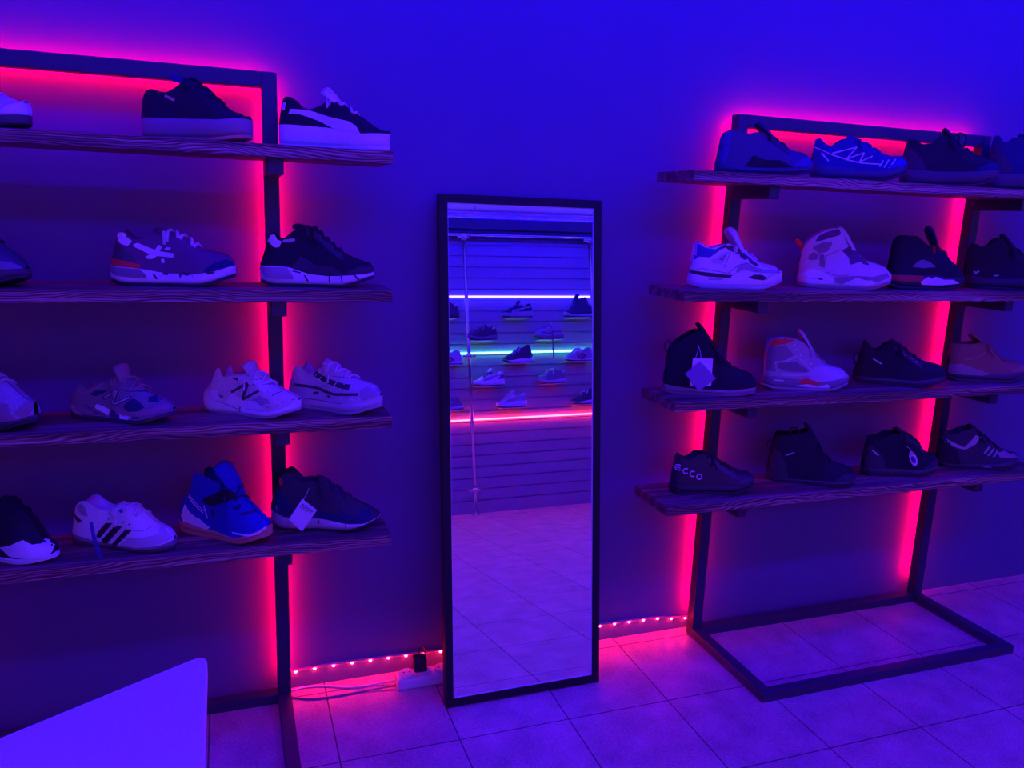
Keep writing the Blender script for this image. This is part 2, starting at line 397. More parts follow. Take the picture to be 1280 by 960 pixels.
for l in range(4):
    for i in range(n):
        j = (i+1) % n; Fc.append((l*n+i, l*n+j, (l+1)*n+j, (l+1)*n+i))
Fc.append(tuple(range(4*n, 5*n))); Fc.append(tuple(range(n))[::-1])
tt_ = link('tabletop', V, Fc, M_TABLE, t)
bmx = bmesh.new(); bmx.from_mesh(tt_.data); bmesh.ops.recalc_face_normals(bmx, faces=bmx.faces); bmx.to_mesh(tt_.data); bmx.free()
for (x, y) in ((-.36, -1.30), (-.42, -1.70), (-1.05, -1.70), (-1.05, -1.62)):
    pass
for (x, y) in ((-.40, -1.22), (-.40, -1.66), (-1.05, -1.82), (-1.05, -1.62)):
    box('leg', (x+.55-.02, x+.55+.02, y+1.6-.02, y+1.6+.02, 0, .722), M_TABLE, t, .003)

# ------------------------------------------------------------------ shoes
PLAN = [(0, 0), (.006, .034), (.02, .062), (.06, .098), (.12, .115), (.25, .12), (.42, .118), (.58, .143), (.72, .165), (.84, .155), (.92, .118), (.97, .075), (.99, .045), (1, 0)]
def pw(s): return interp(s, PLAN)
def pc(s): return -.012 + .03*sstep(.35, .9, s)*0
N_ST = 46
STN = [.5-.5*cos(pi*i/(N_ST-1)) for i in range(N_ST)]
def cat_smooth(pts, s, r=.012):
    return (interp(max(s-r, 0), pts)+2*interp(s, pts)+interp(min(s+r, 1), pts))/4
C_ = dict(white=(.78, .78, .80), cream=(.66, .60, .54), grey=(.36, .35, .37), lgrey=(.52, .50, .52), mgrey=(.20, .19, .21), dark=(.055, .05, .065), black=(.024, .023, .032),
          blue=(.02, .03, .36), deep=(.02, .03, .20), plum=(.15, .07, .13), navy=(.02, .03, .10), red=(.75, .03, .03), dred=(.42, .02, .03), brown=(.30, .16, .09), taupe=(.30, .22, .22), olive=(.20, .17, .10), gum=(.58, .28, .16), gold=(.6, .45, .2),
          silver=(.7, .7, .72), purple=(.28, .14, .34), tan=(.36, .22, .13))
def cm(c, what):
    col = C_[c] if isinstance(c, str) else c
    nm = c if isinstance(c, str) else 'custom'
    if what == 'mesh': return surf(nm+'_knit', col, .85, 420, .5, .35, kind='weave', spec=.2)
    if what == 'suede': return surf(nm+'_suede', col, .95, 260, .25, .2, spec=.15)
    if what == 'rubber': return surf(nm+'_rubber', col, .55, 90, .08, .06)
    if what == 'reflect': return surf(nm+'_reflective', col, .25, 120, .05, .05, metal=.6)
    return surf(nm+'_leather', col, .5, 180, .15, .12)

def build_shoe(name, S, parent_loc, th, L, look, label, cat='shoe', group=None, detail=True):
    """S: side profile of this shoe in shoe lengths: top (s, z) outline, mid (s, z) upper edge of the sole, tip of the tongue, panels"""
    root = empty(name, parent_loc, (0, 0, -th)); tag(root, label, cat, group)
    top, mid = S['top'], S['mid']; o1 = S.get('o1', .36); tw = S.get('tw', 1.0)
    zt = lambda s: cat_smooth(top, s)
    zm = lambda s: min(cat_smooth(mid, s, .02), .2)
    run = name in ('running_shoe', 'walking_shoe', 'hiking_shoe', 'basketball_shoe'); ts = look.get('spring', .085 if run else .04); hs = .03 if run else .012
    zb = lambda s: ts*sstep(.66, 1.03, s)**1.25 + hs*(1-sstep(0, .16, s))**1.5
    P3 = lambda s, y, z: Vector(((s-.5)*L, y*L, z*L))
    # sole
    ot = look.get('out', .028)
    def sole(name_, zlo, zhi, mat, bulge):
        V = []; Fc = []
        for s in STN:
            w = pw(s); lo, hi = zlo(s), max(zhi(s), zlo(s)+.004)
            row = [(-w*.92, lo), (-w*(1+.01*bulge), lo+(hi-lo)*.25), (-w*(1+.03*bulge), lo+(hi-lo)*.55), (-w*.99, hi-.006 if hi-lo > .02 else hi), (-w*.955, hi), (0, hi), (w*.955, hi), (w*.99, hi-.006 if hi-lo > .02 else hi), (w*(1+.03*bulge), lo+(hi-lo)*.55), (w*(1+.01*bulge), lo+(hi-lo)*.25), (w*.92, lo), (0, lo)]
            V += [P3(s, y, z) for y, z in row]
        m_ = 12
        for i in range(N_ST-1):
            for k in range(m_):
                k2 = (k+1) % m_; Fc.append((i*m_+k, i*m_+k2, (i+1)*m_+k2, (i+1)*m_+k))
        return V, Fc, link(name_, V, Fc, mat, root, smooth=True)
    soleVF = sole('midsole', lambda s: zb(s)+ot, lambda s: max(zm(s), zb(s)+ot+.01), cm(look['mid'], 'rubber'), 1.0)
    sole('outsole', zb, lambda s: zb(s)+ot, cm(look.get('outc', 'dark'), 'rubber'), -1.5)
    # upper
    nO, nI = 11, 5
    oS = .012; oE = o1
    def openf(s): return sstep(oS-.02, oS+.05, s)*(1-sstep(oE-.02, oE+.10, s))
    tall = max(z for s, z in top)
    def wt(s):
        w = pw(s)
        a = min(.088, w*.80)
        b = .045*(1-sstep(.60, .74, s))
        return lerp(b, a, 1-sstep(oE-.06, oE+.12, s)) if s > oE-.06 else a*(.55+.45*sstep(0, .14, s))
    rows = []
    for s in STN:
        su = .006 + s*.988; w = pw(su)*.955; z0 = max(zm(s), zb(s)+ot+.012)-.012; z1 = max(zt(s), z0+.03)
        a = 1-sstep(oE, oE+.18, s); wtt = min(wt(su), w*.9)
        row = []
        for j in range(nO):
            u = (pi/2)*j/(nO-1); v = sin(u)
            yc = wtt+(w-wtt)*max(cos(u), 0)**.8
            yo = w+(wtt-w)*v**1.25
            row.append((lerp(yc, yo, a), z0+(z1-z0)*v))
        op = openf(s); dep = op*min(.30*(tall/.45), max(z1-z0-.03, .01)); rt = .022*op+.004
        for j in range(1, nI+1):
            f = j/nI
            yy = max(wtt-rt*min(f*2.2, 1), 0)*(1-f**3*.999) if j < nI else 0
            zz = z1 - dep*(f**.6) + (1-op)*.010*sin(f*pi/2) + (.004*op if j == 1 else 0)
            row.append((yy, zz))
        rows.append((su, row))
    nR = nO+nI
    V = []; outer = []; inner = []
    idx = lambda i, k: i*(2*nR-1)+k
    for su, row in rows:
        full = [(-y, z) for y, z in row] + [(y, z) for y, z in row[-2::-1]]
        V += [P3(su, y, z) for y, z in full]
    m_ = 2*nR-1
    for i in range(N_ST-1):
        sc = rows[i][0]
        for k in range(m_-1):
            f = (idx(i, k), idx(i, k+1), idx(i+1, k+1), idx(i+1, k))
            inn = (nO+1 <= k < m_-nO-2) and sc < oE+.03
            (inner if inn else outer).append(f)
    def sub(nm, faces, mat):
        used = sorted({q for f in faces for q in f}); mp = {q: i for i, q in enumerate(used)}
        return link(nm, [V[q] for q in used], [tuple(mp[q] for q in f) for f in faces], mat, root, smooth=True)
    sub('upper', outer, cm(look['upper'], look.get('fin', 'leather')))
    if inner: sub('lining', inner, cm(look.get('lining', 'dark'), 'mesh'))
    bv = BVHTree.FromPolygons(V, outer); k = len(V)
    bvall = BVHTree.FromPolygons(V+soleVF[0], outer+[tuple(q+k for q in f) for f in soleVF[1]])
    # panels laid on the side
    def side_point(s, z, sgn, lift):
        o = P3(s, sgn*.5, z); h = bvall.ray_cast(o, Vector((0, -sgn, 0)))
        if h[0] is None: return None
        nn = h[1]
        if nn.y*sgn < 0: nn = -nn
        return h[0]+nn*lift
    def patch(nm, poly, mat, sides=(-1,), lift=.0012):
        step = .022; P2 = []
        for a, b in zip(poly, poly[1:]+poly[:1]):
            d = sqrt((b[0]-a[0])**2+(b[1]-a[1])**2); q = max(1, int(d/step))
            for t_ in range(q): P2.append((lerp(a[0], b[0], t_/q), lerp(a[1], b[1], t_/q)))
        nb = len(P2); xs = [p[0] for p in P2]; zs_ = [p[1] for p in P2]
        def inside(x, z):
            c = False
            for i in range(nb):
                x1, z1 = P2[i]; x2, z2 = P2[i-1]
                if (z1 > z) != (z2 > z) and x < (x2-x1)*(z-z1)/(z2-z1)+x1: c = not c
            return c
        gx = min(xs)+step
        while gx < max(xs):
            gz = min(zs_)+step
            while gz < max(zs_):
                if inside(gx, gz) and min((gx-a)**2+(gz-b)**2 for a, b in P2[:nb]) > (step*.5)**2: P2.append((gx, gz))
                gz += step
            gx += step
        try: vv, _, ff, *_r = delaunay_2d_cdt([Vector(p) for p in P2], [], [list(range(nb))], 1, 1e-5)
        except Exception: return
        for sg in sides:
            VV = []; FF = []; ids = {}
            for i, p in enumerate(vv):
                q = side_point(p[0], p[1], sg, lift)
                if q is not None: ids[i] = len(VV); VV.append(q)
            for f in ff:
                if all(i in ids for i in f):
                    g = [ids[i] for i in f]
                    if max((VV[g[0]]-VV[g[1]]).length, (VV[g[1]]-VV[g[2]]).length) < .03*max(1, L*4): FF.append(tuple(g))
            if FF:
                o = link(nm, VV, FF, mat, root)
                md = o.modifiers.new('thick', 'SOLIDIFY'); md.thickness = .0012; md.offset = 0
    pc_ = look.get('pc', {})
    for nm, poly in S.get('pt', []):
        c, fin = pc_.get(nm, ('white', 'leather'))
        patch(nm, [tuple(p) for p in poly], cm(c, fin), (-1, 1) if nm in ('heel_tab', 'midsole_insert', 'collar_panel', 'heel_counter') else (-1,), .0016 if nm in ('emblem', 'logo', 'print', 'label') else .0011)
    # generic overlays that many of these shoes have: toe guard, heel counter, eyelet row
    if detail:
        g = look.get('gen', {})
        if 'toe' in g:
            a = .76; pts = [(a, zm(a)+.004), (.84, zm(.84)+.004), (.92, zm(.92)+.004), (.985, zm(.985)+.002), (.975, zt(.975)-.02), (.92, lerp(zm(.92), zt(.92), .62)), (.85, lerp(zm(.85), zt(.85), .5)), (a, zm(a)+.03)]
            patch('toe_guard', pts, cm(g['toe'], look.get('fin', 'leather')), (-1, 1))
        if 'heel' in g:
            pts = [(.012, zm(.01)+.006), (.13, zm(.13)+.004), (.25, zm(.25)+.004), (.2, lerp(zm(.2), zt(.2), .35)), (.12, lerp(zm(.12), zt(.12), .6)), (.035, lerp(zm(.03), zt(.05), .8)), (.012, lerp(zm(.03), zt(.03), .5))]
            patch('heel_counter', pts, cm(g['heel'], look.get('fin', 'leather')), (-1, 1))
        if 'eye' in g:
            a, b = oE+.05, .72; pts = [(lerp(a, b, t_/5), zt(lerp(a, b, t_/5))-.012) for t_ in range(6)]+[(lerp(b, a, t_/5), max(zt(lerp(b, a, t_/5))-.075, zm(.6)+.02)) for t_ in range(6)]
            patch('eyelet_panel', pts, cm(g['eye'], look.get('fin', 'leather')), (-1, 1))
        if 'mudguard' in g:
            pts = [(.28, zm(.28)+.004), (.5, zm(.5)+.004), (.75, zm(.75)+.004), (.62, lerp(zm(.62), zt(.62), .30)), (.48, lerp(zm(.48), zt(.48), .22)), (.36, lerp(zm(.36), zt(.36), .35))]
            patch('side_overlay', pts, cm(g['mudguard'], 'suede'), (-1, 1))
    # tongue
    tx, tz = S['tip']; bs = oE+.16; p0 = (bs+.04, zt(bs+.04)-.02); p2 = (tx, max(tz, zt(tx)+.012)); ms = (p0[0]+tx)/2; p1 = (ms, max((p0[1]+p2[1])/2, zt(ms)+.006)+.01)
    V2 = []; F2 = []; nT = 10; nW = 9; hw = .078*tw
    cl = []
    for i in range(nT):
        t_ = i/(nT-1)
        x = (1-t_)**2*p0[0]+2*t_*(1-t_)*p1[0]+t_*t_*p2[0]; z = (1-t_)**2*p0[1]+2*t_*(1-t_)*p1[1]+t_*t_*p2[1]; cl.append((x, z))
    for side in (0, 1):
        for i, (x, z) in enumerate(cl):
            a = cl[max(i-1, 0)]; b = cl[min(i+1, nT-1)]; dx, dz = b[0]-a[0], b[1]-a[1]; l_ = sqrt(dx*dx+dz*dz) or 1
            nx, nz = dz/l_, -dx/l_          # towards the toe / up
            t_ = i/(nT-1); er = sqrt(max(1-(max(t_-.72, 0)/.30)**2, .05)); ww = hw*(.72+.35*t_)*er; tk = S.get('tt', .040)*(.45+.55*t_)*er
            for j in range(nW):
                f = j/(nW-1)*2-1; off = (-tk*.35 if side else tk*.65)*sqrt(max(1-f*f*.9, .1)); sag = -.022*f*f
                V2.append(P3(x+nx*(off+sag), f*ww, z+nz*(off+sag)))
    g_ = nT*nW
    for i in range(nT-1):
        for j in range(nW-1):
            a = i*nW+j; F2 += [(a, a+1, a+nW+1, a+nW), (g_+a, g_+a+nW, g_+a+nW+1, g_+a+1)]
    for i in range(nT-1):
        for j in (0, nW-1):
            a = i*nW+j; F2.append((a, a+nW, g_+a+nW, g_+a))
    for i in (0, nT-1):
        for j in range(nW-1):
            a = i*nW+j; F2.append((a, a+1, g_+a+1, g_+a))
    tg = link('tongue', V2, F2, cm(look.get('tongue', look['upper']), 'mesh'), root, smooth=True)
    # laces
    def top_point(s, y, lift):
        h = bv.ray_cast(P3(s, y, 1.2), Vector((0, 0, -1))); return None if h[0] is None else h[0]+Vector((0, 0, lift))
    if look.get('laces', 'black'):
        lst = []; a = oE+.07; b = .70; n_ = look.get('nl', 6)
        for i in range(n_):
            s = lerp(a, b, i/(n_-1)); pts = []
            for j in range(7):
                f = j/6*2-1; q = top_point(s+.018*f*(1 if i % 2 else -1), f*.088, .0034)
                if q is not None: pts.append(q)
            if len(pts) > 2: lst.append((pts, look.get('lr', .0032)))
        s = a-.01; base = top_point(s, 0, .006)
        if base is not None and look.get('bow', True):
            for sg in (-1, 1):
                lst.append((smoothpath([base, base+Vector((.004, sg*.014, .012)), base+Vector((.012, sg*.028, .008)), base+Vector((.010, sg*.018, -.001)), base+Vector((.002, 0, 0))], 4), .0026))
                lst.append((smoothpath([base, base+Vector((.012, sg*.012, .004)), base+Vector((.020, sg*.03, -.012)), base+Vector((.022, sg*.036, -.024))], 4), .0024))
        if S.get('bow') and base is not None:
            for dx, hh, sg in ((.02, .030, -1), (.045, .034, 1)):
                lst.append((smoothpath([base+Vector((dx-.01, 0, -.004)), base+Vector((dx-.018, sg*.01, hh*.7)), base+Vector((dx, sg*.014, hh)), base+Vector((dx+.018, sg*.01, hh*.6)), base+Vector((dx+.012, 0, -.012))], 4), .003))
        if lst: tubes('laces', lst, cm(look.get('laces', 'black'), 'mesh'), root, 6)
    if S.get('boot') or look.get('loop'):
        h0 = P3(.02, 0, zt(.03)-.02); tubes('pull_loop', [(smoothpath([h0, h0+Vector((-.010, 0, .022)), h0+Vector((.002, 0, .036)), h0+Vector((.012, 0, .022)), h0+Vector((.012, 0, .002))], 4), .0032)], cm(look.get('loopc', 'dark'), 'mesh'), root, 6)
    if look.get('heelpull'):
        h0 = P3(.03, 0, zt(.03)-.03); tubes('heel_pull', [([h0, h0+Vector((-.010, 0, .012)), h0+Vector((-.024, 0, .026))], [.008, .009, .006])], cm(look['heelpull'], 'rubber'), root, 8)
    return root, side_point

SPEC = {
'L1a':{'p':[-0.745,-0.185,0.5934,0.275],'z':1.595,'top':[(0.0,0.117),(0.006,0.293),(0.012,0.341),(0.233,0.28),(0.328,0.265),(0.516,0.38),(0.607,0.29),(0.718,0.267),(0.847,0.238),(0.888,0.184),(0.895,0.122),(1.0,0.122)],'mid':[(0.0,0.125),(0.327,0.097),(0.737,0.102),(0.845,0.127),(0.915,0.169),(0.98,0.197),(1.0,0.197)],'tip':(0.308,0.405),'pt':[]},
'L1b':{'p':[-0.2951,-0.185,0.4887,0.275],'z':1.595,'top':[(0.0,0.187),(0.006,0.323),(0.08,0.406),(0.15,0.423),(0.226,0.399),(0.274,0.391),(0.362,0.436),(0.447,0.515),(0.529,0.477),(0.7,0.349),(0.842,0.249),(0.932,0.229),(0.99,0.155),(1.0,0.155)],'mid':[(0.0,0.187),(0.473,0.181),(0.772,0.176),(0.93,0.195),(0.996,0.196),(1.0,0.196)],'tip':(0.275,0.531),'pt':[('label',[(0.28,0.377),(0.366,0.342),(0.357,0.32),(0.273,0.357)])],'tw':1},
'L1c':{'p':[0.027,-0.185,0.2793,0.275],'z':1.595,'top':[(0.0,0.219),(0.026,0.347),(0.04,0.416),(0.066,0.439),(0.135,0.44),(0.174,0.397),(0.213,0.354),(0.293,0.338),(0.382,0.373),(0.472,0.451),(0.536,0.419),(0.654,0.349),(0.8,0.259),(0.868,0.21),(0.935,0.184),(0.996,0.167),(1.0,0.167)],'mid':[(0.0,0.204),(0.203,0.197),(0.469,0.185),(0.739,0.144),(0.997,0.163),(1.0,0.163)],'tip':(0.397,0.516),'pt':[('side_strip',[(0.111,0.292),(0.127,0.334),(0.28,0.331),(0.466,0.28),(0.642,0.246),(0.71,0.209),(0.748,0.143),(0.508,0.18),(0.386,0.238),(0.28,0.273),(0.2,0.293)]),('heel_tab',[(0.048,0.324),(0.061,0.394),(0.083,0.391),(0.072,0.323)])]},
'L2a':{'p':[-0.777,-0.185,0.5236,0.275],'z':1.255,'top':[(0.0,0.111),(0.017,0.354),(0.198,0.379),(0.335,0.345),(0.521,0.429),(0.711,0.367),(0.793,0.324),(0.906,0.251),(0.978,0.2),(0.99,0.145),(1.0,0.145)],'mid':[(0.0,0.111),(0.817,0.139),(1.0,0.155)],'tip':(0.39,0.447),'pt':[]},
'L2b':{'p':[-0.3603,-0.185,0.1047,0.285],'z':1.255,'top':[(0.0,0.173),(0.048,0.32),(0.079,0.417),(0.111,0.462),(0.148,0.458),(0.168,0.412),(0.226,0.382),(0.286,0.392),(0.36,0.433),(0.448,0.451),(0.55,0.429),(0.668,0.367),(0.742,0.304),(0.835,0.286),(0.928,0.275),(0.99,0.227),(1.0,0.177)],'mid':[(0.0,0.168),(0.13,0.159),(0.249,0.146),(0.443,0.113),(0.676,0.109),(0.831,0.136),(0.95,0.174),(1.0,0.185)],'tip':(0.354,0.471),'pt':[('heel_tab',[(0.072,0.385),(0.112,0.457),(0.149,0.455),(0.156,0.404),(0.199,0.37),(0.164,0.328),(0.113,0.347)]),('heel_counter',[(0.046,0.34),(0.089,0.346),(0.206,0.247),(0.237,0.185),(0.13,0.211),(0.031,0.225)]),('heel_stripe',[(0.027,0.222),(0.13,0.211),(0.257,0.185),(0.248,0.15),(0.128,0.154),(0.024,0.169)]),('emblem',[(0.21,0.345),(0.243,0.356),(0.372,0.302),(0.401,0.344),(0.431,0.332),(0.409,0.29),(0.525,0.279),(0.516,0.243),(0.386,0.252),(0.347,0.227),(0.31,0.229),(0.299,0.246),(0.334,0.266),(0.209,0.326)]),('emblem_dot',[(0.448,0.314),(0.474,0.329),(0.501,0.322),(0.488,0.305),(0.457,0.301)]),('emblem_dot',[(0.418,0.228),(0.438,0.232),(0.448,0.202),(0.432,0.195),(0.42,0.208)]),('heel_unit',[(0.01,0.159),(0.248,0.141),(0.298,0.099),(0.304,0.067),(0.185,0.073),(0.063,0.085),(0.017,0.112)]),('print',[(0.344,0.108),(0.366,0.102),(0.387,0.063),(0.372,0.063)]),('print',[(0.559,0.105),(0.583,0.122),(0.653,0.119),(0.675,0.076),(0.66,0.108),(0.621,0.096),(0.582,0.106),(0.565,0.068)]),('print',[(0.769,0.143),(0.792,0.127),(0.845,0.132),(0.83,0.119),(0.784,0.111)]),('print',[(0.427,0.112),(0.473,0.11),(0.473,0.098),(0.43,0.1)])]},
'L2c':{'p':[-0.0195,-0.185,0.1396,0.285],'z':1.255,'top':[(0.0,0.183),(0.053,0.343),(0.083,0.416),(0.117,0.474),(0.151,0.442),(0.179,0.407),(0.233,0.433),(0.292,0.488),(0.362,0.522),(0.443,0.527),(0.502,0.499),(0.572,0.428),(0.667,0.346),(0.775,0.275),(0.91,0.228),(0.984,0.205),(1.0,0.156)],'mid':[(0.0,0.177),(0.124,0.181),(0.253,0.174),(0.428,0.115),(0.595,0.103),(0.775,0.114),(0.945,0.131),(1.0,0.143)],'tip':(0.289,0.528),'pt':[('heel_tab',[(0.082,0.392),(0.117,0.47),(0.14,0.453),(0.162,0.409),(0.199,0.396),(0.178,0.345),(0.137,0.341)]),('pull_tab',[(0.209,0.408),(0.308,0.425),(0.314,0.404),(0.267,0.388),(0.208,0.387)]),('heel_unit',[(0.003,0.17),(0.24,0.171),(0.286,0.106),(0.297,0.07),(0.156,0.067),(0.049,0.081)]),('print',[(0.381,0.108),(0.398,0.105),(0.427,0.055),(0.409,0.054)]),('print',[(0.601,0.102),(0.613,0.102),(0.609,0.055),(0.599,0.054)]),('print',[(0.703,0.106),(0.715,0.105),(0.721,0.062),(0.711,0.062)]),('print',[(0.815,0.114),(0.829,0.117),(0.865,0.084),(0.853,0.078)]),('print',[(0.287,0.148),(0.357,0.132),(0.357,0.12),(0.287,0.136)])]},
'L3a':{'p':[-0.778,-0.185,0.5934,0.275],'z':0.925,'top':[(0.0,0.158),(0.134,0.354),(0.227,0.39),(0.313,0.357),(0.416,0.374),(0.582,0.449),(0.667,0.408),(0.726,0.393),(0.776,0.356),(0.825,0.313),(0.903,0.266),(1.0,0.257)],'mid':[(0.0,0.086),(0.607,0.088),(0.781,0.096),(0.905,0.113),(1.0,0.152)],'tip':(0.46,0.46),'pt':[('toe_overlay',[(0.775,0.25),(0.834,0.241),(0.86,0.165),(0.915,0.126),(0.84,0.107),(0.781,0.109)]),('toe_overlay',[(0.951,0.266),(1.032,0.251),(1.047,0.212),(0.988,0.174),(0.975,0.147),(0.95,0.136),(0.882,0.165)])]},
'L3b':{'p':[-0.4926,-0.185,0.4887,0.275],'z':0.925,'top':[(0.0,0.18),(0.131,0.282),(0.156,0.362),(0.178,0.286),(0.24,0.279),(0.345,0.341),(0.422,0.365),(0.515,0.381),(0.594,0.372),(0.65,0.347),(0.761,0.268),(0.903,0.213),(0.987,0.168),(1.0,0.127)],'mid':[(0.0,0.125),(0.202,0.096),(0.322,0.062),(0.444,0.057),(0.695,0.057),(0.898,0.086),(0.96,0.115),(1.0,0.134)],'tip':(0.497,0.508),'pt':[('collar_edge',[(0.134,0.273),(0.178,0.213),(0.303,0.278),(0.409,0.349),(0.598,0.362),(0.6,0.381),(0.406,0.367),(0.293,0.293),(0.179,0.232),(0.153,0.283)]),('collar_window',[(0.257,0.232),(0.298,0.266),(0.416,0.283),(0.382,0.248),(0.307,0.219)]),('logo_outline',[(0.386,0.19),(0.539,0.277),(0.522,0.3),(0.371,0.213)]),('logo_outline',[(0.515,0.291),(0.466,0.164),(0.498,0.158),(0.546,0.285)]),('logo_outline',[(0.498,0.146),(0.676,0.233),(0.661,0.256),(0.484,0.17)]),('logo',[(0.394,0.206),(0.529,0.28),(0.523,0.288),(0.388,0.215)]),('logo',[(0.52,0.285),(0.477,0.17),(0.49,0.168),(0.532,0.283)]),('logo',[(0.504,0.16),(0.659,0.233),(0.652,0.243),(0.497,0.17)]),('mesh_window',[(0.599,0.15),(0.638,0.203),(0.692,0.232),(0.744,0.205),(0.793,0.159),(0.74,0.122),(0.642,0.112)]),('toe_overlay',[(0.496,0.108),(0.595,0.069),(0.732,0.079),(0.831,0.097),(0.924,0.125),(0.995,0.155),(0.985,0.201),(0.912,0.169),(0.821,0.141),(0.731,0.125),(0.612,0.116),(0.524,0.15)]),('mesh_window',[(0.798,0.238),(0.857,0.255),(0.94,0.214),(0.891,0.198),(0.815,0.209)]),('arch_notch',[(0.441,0.051),(0.464,0.116),(0.511,0.114),(0.599,0.029),(0.521,-0.004),(0.446,0.003)]),('arch_notch',[(0.645,0.018),(0.706,0.081),(0.747,0.076),(0.791,0.027),(0.727,0.015)]),('midsole_insert',[(0.299,0.127),(0.324,0.152),(0.454,0.108),(0.432,0.058),(0.316,0.109)]),('midsole_insert',[(0.515,0.091),(0.585,0.083),(0.672,0.069),(0.617,0.023),(0.563,0.041)]),('toe_bumper',[(0.777,0.062),(0.892,0.072),(0.957,0.1),(0.923,0.057),(0.814,0.015)]),('heel_edge',[(0.049,0.114),(0.095,0.064),(0.17,0.038),(0.237,0.01),(0.247,0.025),(0.179,0.053),(0.111,0.078),(0.075,0.126)]),('seam',[(0.598,0.288),(0.707,0.283),(0.82,0.267),(0.821,0.273),(0.709,0.289),(0.599,0.294)]),('seam',[(0.615,0.327),(0.739,0.323),(0.74,0.329),(0.616,0.334)]),('seam',[(0.211,0.133),(0.296,0.076),(0.395,0.051),(0.398,0.058),(0.3,0.083),(0.217,0.139)])],'tw':1.3},
'L3c':{'p':[-0.1904,-0.185,0.5934,0.275],'z':0.925,'top':[(0.0,0.173),(0.127,0.273),(0.16,0.373),(0.2,0.438),(0.228,0.428),(0.251,0.333),(0.306,0.362),(0.398,0.382),(0.505,0.375),(0.6,0.396),(0.683,0.326),(0.8,0.271),(0.934,0.218),(1.0,0.188)],'mid':[(0.0,0.141),(0.19,0.116),(0.298,0.11),(0.422,0.098),(0.539,0.065),(0.731,0.074),(0.873,0.106),(0.961,0.157),(1.0,0.183)],'tip':(0.469,0.498),'pt':[('overlay_panel',[(0.566,0.155),(0.668,0.214),(0.759,0.184),(0.778,0.155),(0.674,0.122),(0.577,0.125)]),('logo',[(0.358,0.203),(0.538,0.304),(0.524,0.323),(0.345,0.222)]),('logo',[(0.519,0.305),(0.465,0.167),(0.492,0.163),(0.545,0.3)]),('logo',[(0.486,0.148),(0.661,0.248),(0.647,0.266),(0.472,0.166)]),('logo_core',[(0.366,0.214),(0.52,0.3),(0.516,0.305),(0.363,0.22)]),('logo_core',[(0.521,0.295),(0.483,0.178),(0.491,0.177),(0.529,0.293)]),('logo_core',[(0.494,0.164),(0.643,0.245),(0.638,0.25),(0.49,0.169)]),('heel_band',[(0.128,0.193),(0.192,0.168),(0.264,0.148),(0.273,0.17),(0.203,0.19),(0.14,0.214)]),('collar_detail',[(0.351,0.341),(0.394,0.349),(0.466,0.336),(0.485,0.323),(0.395,0.322)]),('seam',[(0.45,0.128),(0.442,0.065),(0.447,0.01),(0.461,0.014),(0.455,0.067),(0.463,0.129)]),('seam',[(0.736,0.111),(0.851,0.137),(0.972,0.189),(0.971,0.195),(0.849,0.144),(0.734,0.117)]),('seam',[(0.539,0.341),(0.702,0.359),(0.702,0.365),(0.538,0.347)]),('seam',[(0.577,0.304),(0.746,0.304),(0.747,0.31),(0.578,0.31)]),('seam',[(0.786,0.217),(0.839,0.247),(0.892,0.262),(0.89,0.271),(0.836,0.255),(0.781,0.225)]),('seam',[(0.122,0.138),(0.248,0.105),(0.426,0.06),(0.429,0.066),(0.25,0.111),(0.124,0.144)]),('tread_gap',[(0.631,0.011),(0.654,0.014),(0.653,-0.005),(0.631,-0.008)]),('tread_gap',[(0.772,0.027),(0.791,0.029),(0.79,0.01),(0.771,0.009)])],'tw':1.3},  # first seam paints the shadow in the midsole notch
